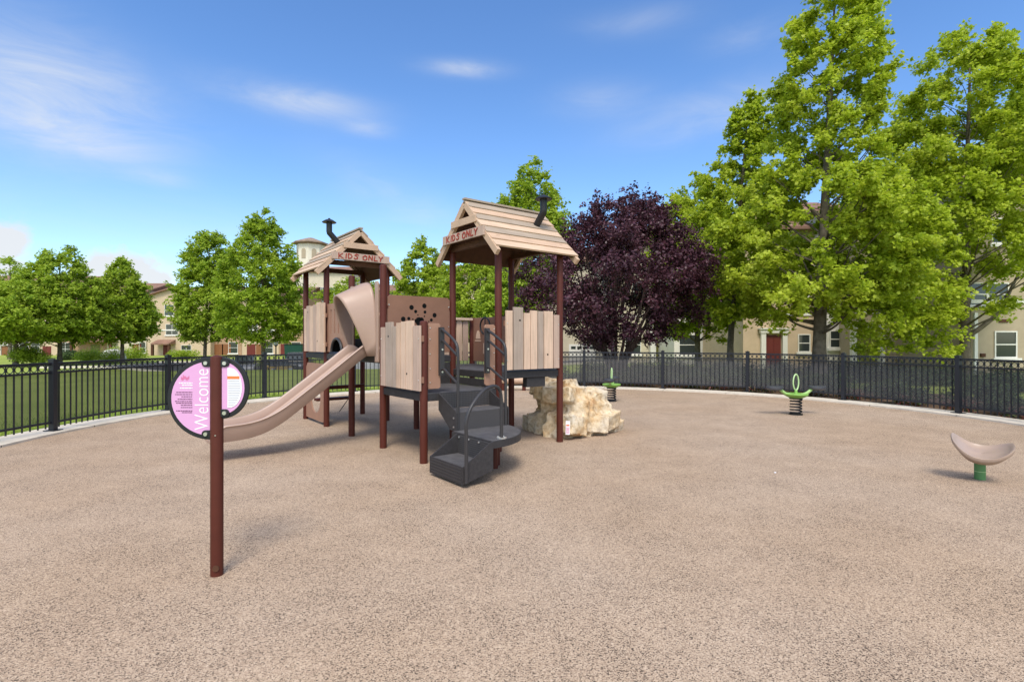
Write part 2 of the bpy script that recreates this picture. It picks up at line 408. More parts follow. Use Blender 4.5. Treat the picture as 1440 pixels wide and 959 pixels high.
tip = base+np.stack([rng.normal(0, .02, n), rng.normal(0, .02, n), hh], 1)
V = np.stack([base-dx, base+dx, tip], 1).reshape(-1, 3)
tag(bulk('grass', V, np.arange(3*n).reshape(n, 3), M['blade']), kind='stuff')

# ------------------------------------------------------------------ play structure
ps = empty('play_structure', (P0[0], P0[1], 0), -TH,
           'brown and tan two tower playhouse climber with slide and stairs on the speckled rubber', 'play structure')
def part(mb, name, m=None, parent=ps, **k): return mb.build(name, m, parent, **k)
def G(i, j): return (U1*i, V1*j)
heights = {(0,0):2.70,(1,0):2.70,(0,1):2.70,(1,1):2.70,(2,0):2.36,(3,0):2.40,(4,0):1.625,(2,1):1.88,(3,1):2.70,(4,1):2.70,(3,2):2.70,(4,2):2.70,(2,2):1.79}
for (i, j), h in heights.items():
    x, y = G(i, j); mb = MB()
    r = .046
    mb.lathe([(r, -.1), (r, h-.015), (r*.93, h-.004), (r*.6, h+.004), (.002, h+.006)], (0,0,0), 20)
    part(mb, 'post', M['post'], loc=(x, y, 0), smoothang=40)
def deck(i0, i1, j0, j1, z, name='deck'):
    x0, x1, y0, y1 = U1*i0, U1*i1, V1*j0, V1*j1; e = .02
    mb = MB(); mb.box(x0+e, x1-e, y0+e, y1-e, z-.03, z, M['tread'])
    t = .035; mb.mi(M['deck']); _bx = mb.box; mb.box = lambda *q: _bx(*q, M['deck'])
    mb.box(x0+e-t, x1-e+t, y0+e-t, y0+e-.001, z-.095, z-.006); mb.box(x0+e-t, x1-e+t, y1-e+.001, y1-e+t, z-.095, z-.006)
    mb.box(x0+e-t, x0+e-.001, y0+e, y1-e, z-.095, z-.007); mb.box(x1-e+.001, x1-e+t, y0+e, y1-e, z-.095, z-.007)
    return part(mb, name, M['deck'], bevel=.006)
HI, LO, MD = 1.20, .80, 1.01
deck(0,1,0,1,HI); deck(1,2,0,1,HI); deck(2,3,0,1,HI); deck(3,4,0,1,LO); deck(2,3,1,2,MD); deck(3,4,1,2,MD)
mb = MB(); mb.box(3*U1+.05, 4*U1-.05, V1-.055, V1-.035, LO+.005, LO+.10); mb.box(3*U1+.012, 3*U1+.03, .06, V1-.06, LO+.003, HI-.10)
part(mb, 'riser_plate', M['deck'])

# plank barriers: boards of uneven height and tone with rails, bolts and knot holes
def planks(axis, const, spans, zb, side, tones, knots=(), name='plank_barrier'):
    # spans: (a0, a1, ztop); axis 'u' = boards run along u at v = const
    mb = MB(); t = .028; off = .052*side
    lo, hi = spans[0][0], spans[-1][1]
    def bx(a0, a1, d0, d1, z0, z1, m):
        d0, d1 = sorted((d0, d1))
        if axis == 'u': mb.box(a0, a1, const+d0, const+d1, z0, z1, m)
        else: mb.box(const+d0, const+d1, a0, a1, z0, z1, m)
    for (a0, a1, zt), tn in zip(spans, tones): bx(a0, a1, off, off+t*side, zb, zt, M[tn])
    for z in (zb+.09, zb+.56): bx(lo-.01, hi+.01, off-.03*side, off-.002*side, z, z+.07, M['panel'])
    def pt(a, d, z): return (a, const+d, z) if axis == 'u' else (const+d, a, z)
    nrm = (0, side, 0) if axis == 'u' else (side, 0, 0)
    for a, z in knots:
        mb.disc(pt(a, off+t*side+.001*side, z), nrm, .013, .004, 12, M['hole'])
    for (a0, a1, zt) in (spans[0], spans[-1]):
        for z in (zb+.125, zb+.595): bolts(mb, [pt(a0+.016 if a0 == lo else a1-.016, off+t*side, z)], nrm, .008)
    o = part(mb, name, bevel=.005); return o
# low deck, outer side (L3 - L4)
def sp(v, rows): return [(onV(v, a, 500)[0], onV(v, b, 500)[0]-.007, z) for a, b, z in rows]
planks('u', 0, sp(-.07, [(536.2,542.6,1.575),(543,552.3,1.635),(552.6,558,1.58),(558.3,564.4,1.62),(564.7,571.1,1.63),(571.4,581.3,1.635),(581.6,591,1.575)]), LO+.03, -1,
       ['pink','grey','grey','tan','tan2','tan2','pink'], [(onV(-.07,547,470)[0], onV(-.07,547,473)[1]), (onV(-.07,573,525)[0], onV(-.07,573,525.5)[1])])
# high tower, far left side (L0 - L1)
planks('u', 0, sp(-.07, [(428.5,431.2,1.965),(431.5,436,2.01),(436.3,440.5,1.995),(440.8,445.3,2.01),(445.6,450.6,2.04),(450.9,456.3,2.02)]), HI+.02, -1,
       ['tan2','pink','tan2','pink','tan2','tan'], [(onV(-.07,433.6,443)[0], 1.90), (onV(-.07,447,478)[0], 1.40)])
# right tower front (R4 - S4)
def spu(u, rows): return [(onU(u, a, 500)[0], onU(u, b, 500)[0], z) for a, b, z in rows]
u4 = 4*U1
planks('v', u4, spu(u4+.07, [(711.5,720.3,1.787),(722,735,1.835),(736.6,745.2,1.765),(746,755,1.80),(756.2,763.6,1.795),(765,777,1.80),(778.6,786,1.755)]), MD+.02, 1,
       ['tan2','grey','tan2','tan2','grey','tan2','pink'], [(onU(u4+.07,730.5,450)[0], onU(u4+.07,730.5,450.5)[1]), (onU(u4+.07,769.5,498)[0], onU(u4+.07,769.5,498.5)[1])])
# boards on the far side of the middle deck (R2 - S2), seen from inside
planks('v', 2*U1, [(V1+.08+.125*k, V1+.08+.125*k+.105, 1.74) for k in range(7)], MD+.06, 1, ['tan','pink','tan','tan2','tan','tan2','pink'])
mb = MB(); mb.box(2*U1+.02, 2*U1+.12, V1+.06, 2*V1-.06, 1.745, 1.785); part(mb, 'top_rail', M['tan2'], bevel=.005)

# brown sheet panels
def vpanel(poly, u, m, name='panel', t=.02, par=ps):    # polygon in (v, z) at u
    mb = MB(); mb.prism(poly, (u, 0, 0), (0,1,0), (0,0,1), t); return mb
u3 = 3*U1
mb = vpanel([(.055,1.24),(V1-.055,1.24),(V1-.055,1.975),(V1-.09,2.01),(.09,2.01),(.055,1.975)], u3, None)
mb.mats = [M['panel']]
hol = [(467,310,33),(640,290,33),(777,415,32),(355,467,33),(523,365,23),(648,373,22),(733,480,22),(430,460,23),(553,413,10),(640,430,11),(485,470,11),(700,500,9)]
for a, b, r in hol:
    px, py = 530+a/9.587, 400+b/9.587; v, z = onU(u3+.01, px, py); v2, _ = onU(u3+.01, px+r/9.587, py)
    mb.disc((u3+.0105, v, z), (1,0,0), r/9.587*.0096, .004, 18, M['hole'])
for a, b, r in ((565,495,62),(600,480,42),(560,520,40),(620,520,40),(530,490,30)):
    v, z = onU(u3+.01, 530+a/9.587, 400+b/9.587); mb.disc((u3+.0105+.0007*(a % 7), v, z), (1,0,0), r/9.587*.0096*.9, .004, 9, M['hole'])
bolts(mb, [(u3+.012, v, z) for v in (.075, V1-.075) for z in (1.32, 1.6, 1.88)], (1,0,0))
for z in (1.35, 1.85):
    for v in (.045, V1-.045): mb.box(u3-.015, u3+.015, v-.02, v+.02, z-.02, z+.02, M['post'])
part(mb, 'paw_print_panel', bevel=.004)
for v0, v1 in ((.055,.215),(V1-.215,V1-.055)):
    pts = [(v0,.845),(v1-.02,.845),(v1,.865),(v1,1.585),(v1-.02,1.605),(v0+.02,1.605),(v0,1.585)] if v0 < .5 else [(v0+.02,.845),(v1,.845),(v1,1.585),(v1-.02,1.605),(v0+.02,1.605),(v0,1.585),(v0,.865)]
    mb = vpanel(pts, u4, None); mb.mats = [M['panel2']]
    vb = v0+.02 if v0 < .5 else v1-.02
    bolts(mb, [(u4+.012, vb, z) for z in (.92, 1.08, 1.25, 1.42, 1.55)], (1,0,0))
    part(mb, 'entrance_panel', bevel=.004)
# slotted panel with an arched crawl hole (L1 - L2), built from flush strips
mb = MB(); x0, x1 = U1+.055, 2*U1-.055; zt = 2.0
slots = [U1+.24+.17*k for k in range(5)]
edges = [x0]+[e for s_ in slots for e in (s_-.028, s_+.028)]+[x1]
def ub(a, b, z0, z1): mb.box(a, b, -.01, .01, z0, z1, M['panel2'])
ub(x0, x1, 1.90, zt)
for k in range(0, len(edges), 2): ub(edges[k], edges[k+1], 1.52, 1.90)
mid = (x0+x1)/2; R = .24; arc = [(mid-R*math.cos(math.pi*k/16), 1.225+R*.9*math.sin(math.pi*k/16)) for k in range(17)]
for (a, z0), (b, z1) in zip(arc[:-1], arc[1:]):
    mb.add([(a,-.01,z0),(b,-.01,z1),(b,-.01,1.52),(a,-.01,1.52),(a,.01,z0),(b,.01,z1),(b,.01,1.52),(a,.01,1.52)],
           [(0,1,2,3),(7,6,5,4),(0,4,5,1)], M['panel2'])
ub(x0, mid-R, 1.225, 1.52); ub(mid+R, x1, 1.225, 1.52)
part(mb, 'slotted_panel')
mb = MB(); mb.tube([(mid-.23*math.cos(math.pi*k/16), -.03, 1.225+.21*math.sin(math.pi*k/16)) for k in range(17)], .022, 8, M['rail'])
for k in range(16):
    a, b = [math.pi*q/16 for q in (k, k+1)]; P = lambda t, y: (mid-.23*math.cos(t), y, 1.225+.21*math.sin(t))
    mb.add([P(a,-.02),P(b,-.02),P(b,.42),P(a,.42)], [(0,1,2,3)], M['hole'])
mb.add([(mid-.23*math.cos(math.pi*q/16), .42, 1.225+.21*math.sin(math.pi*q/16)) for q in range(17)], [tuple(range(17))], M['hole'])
part(mb, 'crawl_arch', smoothang=50)
# far side panel with bell cut-out and a steering ring (S2 - S3)
mb = MB(); yS = 2*V1; a0, a1 = 2*U1+.055, 3*U1-.055
mb.box(a0, a1, yS-.01, yS+.01, MD+.05, 1.79, M['panel'])
bu, bz = onV(yS-.02, 671.8, 472)
bell = [(bu+.07*x, bz+.09*z) for x, z in ((-1,-.6),(1,-.6),(.75,.3),(.45,.8),(.0,1),(-.45,.8),(-.75,.3))]
mb.prism(bell, (0, yS-.013, 0), (1,0,0), (0,0,1), .004, M['tan2'])
mb.box(bu-.09, bu+.09, yS-.0155, yS-.0105, bz-.10, bz-.075, M['tan'])
su, sz = onV(yS-.02, 679.5, 490); mb.box(su-.012, su+.012, yS-.0152, yS-.0105, sz-.09, sz+.09, M['tan2'])
part(mb, 'bell_panel', bevel=.003)
ru, rz_ = onV(yS-.09, 682, 458.5); mb = MB()
mb.tube([(ru+.135*math.cos(2*math.pi*k/24), yS-.09, rz_+.135*math.sin(2*math.pi*k/24)) for k in range(24)], .014, 8, M['black'], closed=True)
mb.tube([(ru, yS-.09, rz_-.13), (ru, yS-.09, rz_+.13)], .009, 6, M['black']); mb.tube([(ru, yS-.09, rz_), (ru, yS, rz_)], .02, 8, M['black'])
part(mb, 'steering_ring', smoothang=50)
# panels on the remaining back sides (R0 - R1, R1 - R2, S3 - S4)
for (i0, i1, v, z0, z1) in ((0,1,V1,HI+.03,1.98),(1,2,V1,HI+.03,1.85)):
    sps = [(U1*i0+.07+.138*k, U1*i0+.07+.138*k+.125, z1-.03*(k % 2)) for k in range(7)]
    planks('u', v, sps, z0, -1, ['tan','pink','tan2','tan','grey','tan2','tan'])

# under-deck seat, counter, round-hole panel, step box
mb = MB(); zc, rr_ = .43, .26; um = U1*.5+.02; x0, x1, z0, z1 = .06, U1-.05, .05, 1.02
nn = 40
for k in range(nn):
    t0, t1 = 2*math.pi*k/nn, 2*math.pi*(k+1)/nn
    def outer(t):
        c, s_ = math.cos(t), math.sin(t)
        f = min((x1-um)/c if c > 1e-9 else 9, (x0-um)/c if c < -1e-9 else 9, (z1-zc)/s_ if s_ > 1e-9 else 9, (z0-zc)/s_ if s_ < -1e-9 else 9)
        return (um+c*f, zc+s_*f)
    i0, i1 = [(um+rr_*math.cos(t), zc+rr_*math.sin(t)) for t in (t0, t1)]; o0, o1 = outer(t0), outer(t1)
    mb.add([(p[0], y, p[1]) for y in (-.012, .012) for p in (i0, i1, o1, o0)], [(0,1,2,3),(7,6,5,4),(0,4,5,1),(3,2,6,7)], M['panel2'])
part(mb, 'round_hole_panel')
mb = MB(); mb.box(.36, .52, .03, .68, .355, .40); part(mb, 'under_deck_seat', M['post'], bevel=.008)
mb = MB(); mb.box(.72, .80, .03, .78, .575, .635); part(mb, 'under_deck_counter', M['post'], bevel=.008)
mb = MB(); mb.tube([(.42,.66,.52),(.43,.64,.38),(.45,.45,.14)], .008, 6); part(mb, 'seat_rod', M['rail'])
mb = MB(); v0, v1 = 1.54, 1.86; mb.box(u4-.10, u4-.01, v0, v1, .785, .912); part(mb, 'under_deck_box', M['deck'], bevel=.004)

# roofs
STK = {'K': [[(0,0),(.05,1)],[(.62,1),(.08,.45),(.66,0)]], 'I': [[(.1,0),(.08,1)]],
       'D': [[(.05,0),(.05,1),(.45,.85),(.6,.5),(.4,.12),(.05,0)]], 'S': [[(.6,.85),(.3,1),(.08,.75),(.5,.45),(.5,.12),(.2,0),(.0,.15)]],
       'O': [[(.35,1),(.05,.7),(.08,.2),(.35,0),(.62,.25),(.62,.75),(.35,1)]], 'N': [[(.05,0),(.08,1),(.6,.05),(.62,1)]],
       'L': [[(.08,1),(.05,0),(.55,.03)]], 'Y': [[(0,1),(.3,.5)],[(.62,1),(.3,.5),(.22,0)]]}
ADV = {'K': .92, 'I': .42, 'D': .85, 'S': .82, 'O': .86, 'N': .86, 'L': .76, 'Y': .7, ' ': .45}
def lettering(mb, text, x, z, h, w, y, m):
    rnd = random.Random(4)
    for ch in text:
        dz = rnd.uniform(-.06, .06)*h; lean = rnd.uniform(-.06, .1)
        for st in STK.get(ch, []):
            for (a, b), (c, d) in zip(st[:-1], st[1:]):
                p = Vector((x+(a+lean*b)*h*w, y, z+b*h+dz)); q = Vector((x+(c+lean*d)*h*w, y, z+d*h+dz))
                e = (q-p).normalized()*.004
                mb.beam(p-e, q+e, .004, h*.19*rnd.uniform(.85, 1.15), (q-p).cross(Vector((0,1,0))), m)
                y -= .00012
        x += ADV[ch]*h*w
def roof(loc, rz, chim, seed):
    rnd = random.Random(seed)
    EZ, RZ, EX = 2.575, 3.265, .70; y0, y1 = -.69, .71; n = 7; hb = .54
    rm = MB(); tones = ['rpale','rtan','rgrey','rpale','rgrey','rtan','rgrey']
    for sd in (-1, 1):
        a = Vector((sd*EX, 0, EZ)); b = Vector((0, 0, RZ)); d = (b-a); L_ = d.length; d.normalize(); nn_ = Vector((sd*d.z, 0, abs(d.x)))
        nn_ = Vector((sd*abs(d.z), 0, abs(d.x)))
        for k in range(n):
            s0, s1 = L_*k/n-.012, L_*(k+1)/n+.004
            j0, j1 = y0+rnd.uniform(-.014, .014), y1+rnd.uniform(-.014, .014)
            lo = a+d*s0+nn_*.026; hi = a+d*s1+nn_*.010
            vs = []
            for yy in (j0, j1):
                for p, t in ((lo, 0), (hi, 0), (hi, -.02), (lo, -.026)): vs.append((p.x+nn_.x*t, yy, p.z+nn_.z*t))
            rm.add(vs, [(0,1,2,3),(7,6,5,4),(0,4,5,1),(1,5,6,2),(2,6,7,3),(3,7,4,0)], M[tones[k]])
    # ridge cap; dark sheets underneath put the underside's shade into colour
    rm.box(-.035, .035, y0-.01, y1+.01, RZ+.012, RZ+.04, M['rgrey'])
    ps_ = rm.build('roof', None, ps, loc=loc, rot=(0,0,rz), bevel=.003)
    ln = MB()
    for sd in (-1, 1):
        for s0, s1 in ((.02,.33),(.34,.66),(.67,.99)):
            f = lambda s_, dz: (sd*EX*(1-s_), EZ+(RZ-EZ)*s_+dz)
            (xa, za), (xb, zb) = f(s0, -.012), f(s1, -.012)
            ln.add([(xa,y0+.05,za),(xb,y0+.05,zb),(xb,y1-.05,zb),(xa,y1-.05,za)], [(0,1,2,3)], M['darkbrown'])
            ln.add([(xa,y0+.05,za-.02),(xb,y0+.05,zb-.02),(xb,y1-.05,zb-.02),(xa,y1-.05,za-.02)], [(3,2,1,0)], M['darkbrown'])
    for y in (-hb, hb): ln.box(-.56, .56, y-.03, y+.03, 2.66, 2.74, M['darkbrown'])
    ln.build('shade_sheets_and_ties', None, ps_)
    for y, nm in ((y0+.02, 'gable_frame'), (y1-.02, 'gable_frame')):
        gm = MB()
        for sd in (-1, 1):
            gm.beam((sd*.735, y, EZ-.085), (sd*.01, y, RZ-.045), .05, .085, (0,-1,0) if False else (sd*.7,0,.7), M['rtan'])
        gm.box(-.30, .30, y-.045, y-.026, 2.935, 3.03, M['rtan'])
        gm.build(nm, None, ps_, bevel=.004)
    sg = MB(); y = y0-.035; sg.box(-.50, .50, y, y+.028, 2.735, 2.855, M['pink'])
    lettering(sg, 'KIDS ONLY', -.39, 2.757, .080, 1.45, y-.003, M['red'])
    sg.build('sign_board', None, ps_, bevel=0)
    cx, cy = chim; cm = MB(); sd = 1 if cx > 0 else -1; cz = RZ-abs(cx)*(RZ-EZ)/EX+.02
    e1 = (cx+sd*.15, cy, cz+.15)
    cm.tube([(cx-sd*.04, cy, cz-.05), (cx+sd*.125, cy, cz+.125), e1, (cx+sd*.155, cy, cz+.175), (cx+sd*.155, cy, cz+.34)], .049, 18, M['black'])
    cm.lathe([(.115, .0), (.122, .01), (.06, .05), (.03, .058), (.012, .08)], (cx+sd*.155, cy, cz+.325), 20, M['black'])
    cm.build('chimney_pipe', None, ps_, smoothang=45)
    return ps_
roof((U1*.5, V1*.5, 0), rad(90), (-.16, -.05), 1)
roof((U1*3.5, V1*1.5, 0), 0, (.25, .36), 2)

# slide with hood
um = 2.76
prof = [(-.06,1.21),(.06,1.215),(.16,1.16),(.5,.90),(.9,.60),(1.15,.42),(1.35,.315),(1.55,.262),(1.8,.245),(1.95,.24)]
pc = curve([(a, b, 0) for a, b in prof], 6)
def section(w, h):                # U shaped chute section: outer then inner
    t = .02
    out = [(-w-.02,h),(-w-.03,h-.012),(-w-.012,h-.03),(-w,h*.45),(-w+.05,-.015),(0,-.03),(w-.05,-.015),(w,h*.45),(w+.012,h-.03),(w+.03,h-.012),(w+.02,h),
           (w-.012,h),(w-.026,h-.02),(w-.035,h*.4),(w-.085,.02),(0,.006),(-w+.085,.02),(-w+.035,h*.4),(-w+.026,h-.02),(-w+.012,h)]
    return out
mb = MB(); rings = []
for i, p in enumerate(pc):
    t = i/(len(pc)-1); h = .02+.165*min(1, max(.1, (p.x+.06)/.22)); h = h if p.x < 1.8 else h*(1-.35*(p.x-1.8)/.15)
    d = pc[min(i+1, len(pc)-1)]-pc[max(i-1, 0)]; d.normalize(); nx, nz = -(-d.y), d.x
    for s_, q in section(.265, h): rings.append((um+s_, -(p.x+d.y*-q*1.0*(-1)*0), p.y+q))
k = 20; fs = []
for i in range(len(pc)-1):
    for j in range(k): fs.append((i*k+j, i*k+(j+1) % k, (i+1)*k+(j+1) % k, (i+1)*k+j))
fs += [tuple(range(k)), tuple((len(pc)-1)*k+j for j in range(k-1, -1, -1))]
mb.add(rings, fs); sl = part(mb, 'slide', M['slide'], smoothang=35)
# hood: visor that leans out at the top
def hoodsec(t, n=28):
    out = []
    for i in range(n+1):
        a = math.pi*i/n; c, s_ = math.cos(a), math.sin(a)
        sc = math.copysign(abs(c)**(.55+.35*t), c); ss = abs(s_)**(.55+.35*t)
        hw = .43+(.30-.43)*t; top = 2.19+(2.0-2.19)*t
        out.append(Vector((um-sc*hw, -.045-(.06+.33*ss)*t, 1.20+(top-1.20)*ss)))
    return out
mb = MB(); secs = [hoodsec(t/12, 48) for t in range(13)]
nh = len(secs[0])
mb.add([p for q in secs for p in q], [(i*nh+j, i*nh+j+1, (i+1)*nh+j+1, (i+1)*nh+j) for i in range(len(secs)-1) for j in range(nh-1)])
h = part(mb, 'slide_hood', M['slide'], parent=sl, smoothang=85)
md = h.modifiers.new('wall', 'SOLIDIFY'); md.thickness = .028; md.offset = 0
for s_ in (-1, 1):
    mb = MB(); mb.prism([(um+s_*.40,1.12),(um+s_*.50,1.12),(um+s_*.50,2.15),(um+s_*.46,2.19),(um+s_*.40,2.19)][::s_], (0,-.04,0), (1,0,0), (0,0,1), .03)
    for z in (1.3, 1.75, 2.08): mb.beam((um+s_*.47, -.03, z), (um+s_*.56, 0, z), .03, .035, m=None)
    part(mb, 'hood_flange', M['slide'], parent=sl, bevel=.006)

# stairs
st = empty('stairs', (0,0,0)); st.parent = ps
mb = MB(); mb.box(u4+.02, u4+.385, .20, .90, .575, .60, M['deck']); mb.box(u4+.385, u4+.40, .20, .90, .40, .602, M['perf']); mb.box(u4+.022, u4+.035, .2, .9, .606, LO-.02, M['perf']); mb.box(u4+.036, u4+.384, .202, .898, .601, .604, M['tread'])
part(mb, 'upper_step', M['deck'], parent=st)
for v in (.19, .91):
    mb = MB(); mb.prism([(u4+.02,.79),(u4+.39,.62),(u4+.41,.60),(u4+.41,.40),(u4+.28,.40),(u4+.02,.60)], (0,v,0), (1,0,0), (0,0,1), .016, M['deck'])
    bolts(mb, [(u4+.36, v+(-.01 if v < .5 else .01), z) for z in (.44, .54)], (0,1,0), .011)
    part(mb, 'stringer', parent=st)
mb = MB(); pc0 = (4.80, .14); Rq = .77
poly = [pc0]+[(pc0[0]+Rq*math.cos(rad(a)), pc0[1]+Rq*math.sin(rad(a))) for a in range(0, 91, 6)]
mb.prism(poly, (0,0,.365), (1,0,0), (0,1,0), .07, M['deck']); mb.prism([(pc0[0]+.012+(a-pc0[0])*.97, pc0[1]+.012+(b-pc0[1])*.97) for a, b in poly], (0,0,.403), (1,0,0), (0,1,0), .003, M['tread'])
part(mb, 'landing', parent=st, bevel=.008)
mb = MB(); mb.lathe([(.046,-.05),(.046,.33)], (5.1,.5,0), 18, M['post']); mb.lathe([(.03,-.05),(.03,.33)], (5.0,.62,0), 12, M['post']); part(mb, 'landing_post', parent=st, smoothang=40)
mb = MB(); a0, a1 = 4.95, 5.58
mb.box(a0, a1, -.215, -.20, .03, .20, M['deck']); mb.box(a0+.012, a1-.012, -.20, .135, .17, .19, M['deck']); mb.box(a0, a1, .125, .138, .191, .385, M['perf']); mb.box(a0+.014, a1-.014, -.198, .123, .191, .1935, M['tread'])
for k in range(5): mb.box(a0+.02, a1-.02, -.219, -.2145, .05+.03*k, .063+.03*k, M['rail'])
for u in (a0, a1): mb.prism([(-.215,.03),(.14,.12),(.14,.40),(.11,.40),(-.20,.205),(-.215,.20)], (u,0,0), (0,1,0), (0,0,1), .016, M['deck'])
bolts(mb, [(a1+.011, -.185, z) for z in (.08, .16)], (1,0,0), .013); bolts(mb, [(a0+.03+.19*k, .12, .365) for k in range(4)], (0,1,0), .011)
part(mb, 'lower_step', parent=st, bevel=.004)
for v, ub_, zb_ in ((.215, 4.81, .2), (.865, 4.83, .40)):
    mb = MB(); r = .017; u0 = u4+.035
    mb.box(u4+.012, u4+.05, v-.03, v+.03, 1.0, 1.56, M['rail'])
    mb.tube(curve([(u0,v,1.53),(u0+.03,v,1.525),(u0+.2,v,1.45),(ub_-.03,v,1.36),(ub_,v,1.24),(ub_,v,1.1)], 6)+[Vector((ub_,v,zb_))], r, 10, M['rail'])
    mb.tube([(u0,v,1.40),(u0+.04,v,1.40),(ub_,v,1.23)], r*.9, 10, M['rail']); mb.tube([(u0,v,1.07),(u0+.06,v,1.07),(ub_,v,.92)], r*.9, 10, M['rail'])
    bolts(mb, [(u4+.052, v, z) for z in (1.04, 1.3, 1.53)], (1,0,0), .012)
    part(mb, 'handrail', parent=st, smoothang=50)
mb = MB(); ul = a1+.028
pts = curve([(ul,-.19,.5),(ul,-.19,.64),(ul-.01,-.12,.78),(ul-.06,.05,.91),(ul-.10,.2,.945),(ul-.12,.29,.90),(ul-.125,.318,.78),(ul-.125,.318,.65)], 6)
mb.tube([(ul,-.19,.05)]+pts+[(ul-.125,.318,.41)], .018, 12, M['rail']); mb.disc((ul-.125,.318,.409), (0,0,1), .055, .012, 18, M['bolt'])
for k in range(4): mb.disc((ul-.125+.04*math.cos(k*1.57+.4), .318+.04*math.sin(k*1.57+.4), .418), (0,0,1), .009, .014, 8, M['bolt'])
part(mb, 'curved_handrail', parent=st, smoothang=50)

# ------------------------------------------------------------------ climbing rock (beside the deck)
rk = random.Random(11); bm = bmesh.new()
def blob(u, v, z, r, s=(1,1,1)):
    mt = Matrix.Translation((u, v, z)) @ Euler((rk.uniform(-.22,.22), rk.uniform(-.22,.22), rk.uniform(0,3))).to_matrix().to_4x4() @ Matrix.Diagonal((*[r*q for q in s], 1))
    bmesh.ops.create_cube(bm, size=1.62, matrix=mt)
def stepz(v): return .86 if v < 2.86 else (.70 if v < 3.22 else (.54 if v < 3.32 else .24))
for u in np.arange(3.58, 4.25, .2):
    for v in np.arange(2.42, 3.40, .2):
        top = stepz(v+.05)
        for z in np.arange(.05, top-.05, .19):
            if rk.random() < .9: blob(u+rk.uniform(-.05,.05), v+rk.uniform(-.05,.05), min(z+rk.uniform(-.03,.05), top-.12), rk.uniform(.13,.2), (1.15,1.1,.85))
for u, v, z, r in ((4.05,2.55,.72,.2),(3.6,2.55,.72,.22),(4.0,2.95,.52,.21),(3.7,3.0,.56,.22),(4.22,2.65,.45,.2),(4.28,2.45,.2,.22),(4.3,2.9,.2,.23),(4.3,3.2,.24,.2),(4.2,3.42,.1,.19),(3.9,3.42,.14,.2),(3.45,2.5,.15,.2),(4.25,3.12,.42,.16)):
    blob(u, v, z, r, (1.1,1.05,.85))
me = bpy.data.meshes.new('climbing_rock'); bm.to_mesh(me); bm.free()
tmp = bpy.data.objects.new('climbing_rock', me); COL.objects.link(tmp)
md = tmp.modifiers.new('r', 'REMESH'); md.mode = 'VOXEL'; md.voxel_size = .022
md = tmp.modifiers.new('s', 'SMOOTH'); md.iterations = 11
for kind, sz_, stg in (('VORONOI', .28, .05), ('CLOUDS', .16, .05), ('CLOUDS', .05, .022)):
    t = bpy.data.textures.new('rock_'+kind, kind); t.noise_scale = sz_
    if kind == 'VORONOI': t.distance_metric = 'DISTANCE'; t.weight_1 = -1; t.weight_2 = 1; t.noise_intensity = 1.4
    else: t.noise_depth = 4
    md = tmp.modifiers.new('d', 'DISPLACE'); md.texture = t; md.strength = stg; md.mid_level = .5
dg = bpy.context.evaluated_depsgraph_get(); dg.update()
me2 = bpy.data.meshes.new_from_object(tmp.evaluated_get(dg)); bpy.data.objects.remove(tmp)
me2.materials.clear(); me2.materials.append(M['rock']); me2.polygons.foreach_set('use_smooth', [True]*len(me2.polygons))
me2.name = 'climbing_rock'
rko = bpy.data.objects.new('climbing_rock', me2); COL.objects.link(rko); rko.location = (P0[0], P0[1], -.03); rko.rotation_euler = (0,0,-TH)
tag(rko, 'lumpy cream and orange cast climbing rock at the right end of the play structure', 'rock')
Y = 7.46; x = at(798.3, Y); mb = MB(); z0, z1 = CAMH+(479.5-611)*Y/FPX, CAMH+(479.5-592)*Y/FPX
wx, wy = W(4.50, 2.36)
mb.box(-.03, .03, -.004, .004, 0, z1-z0, M['white']); mb.box(-.022, .022, -.006, -.0045, .12, .14, M['orange'])
for k in range(5): mb.box(-.022, .022, -.006, -.0045, .02+.018*k, .027+.018*k, M['inkpink'])
o = mb.build('warning_label', None, loc=(x, Y, z0), rot=(rad(-6), 0, rad(-18))); tag(o, 'small white and pink warning label on the foot of the cast rock', 'label')

# ------------------------------------------------------------------ welcome sign
Y = 3.192; sx = at(305, Y)
sg = empty('welcome_sign', (sx, Y, 0), 0, 'round pink welcome sign split around a thin brown post in the foreground', 'sign')
mb = MB(); mb.lathe([(.0355,-.1),(.0355,1.295),(.033,1.306),(.02,1.313),(.002,1.315)], (0,0,0), 24, M['post'])
mb.disc((.012,-.034,.052), (.3,-1,0), .018, .012, 14, M['darkbrown']); mb.disc((.01,-.036,.84), (0,-1,0), .004, .004, 8, M['bolt'])
mb.build('post', None, sg, smoothang=40)
def halfdisc(cz, R, rx, side, inset=0.0, n=28):
    xs0 = .030+inset
    return [(side*(xs0), cz-R+inset*1.0)]+[(side*(.03+(rx-inset)*math.sin(math.pi*k/n)), cz-(R-inset)*math.cos(math.pi*k/n)) for k in range(1, n)]+[(side*(xs0), cz+R-inset)]
def text_mesh(mb, s, size, fn, m, off=0.0):
    c = bpy.data.curves.new('t', 'FONT'); c.body = s; c.size = 1; c.offset = off; c.extrude = 0
    o = bpy.data.objects.new('t', c); COL.objects.link(o); dg = bpy.context.evaluated_depsgraph_get(); dg.update()
    me = bpy.data.meshes.new_from_object(o.evaluated_get(dg)); bpy.data.objects.remove(o)
    xs = [v.co.x for v in me.vertices]; ys = [v.co.y for v in me.vertices]; y0_ = min(ys)
    mb.add([fn((v.co.x-min(xs))/(max(xs)-min(xs))*size[0], (v.co.y-y0_)/(max(ys)-y0_)*size[1]) for v in me.vertices], [tuple(p.vertices) for p in me.polygons], m)
    bpy.data.meshes.remove(me)
pxm = Y/FPX                      # metres per photo pixel at the sign
def zz(py): return CAMH+(479.5-py)*pxm
def xx(px): return (px-305)*pxm
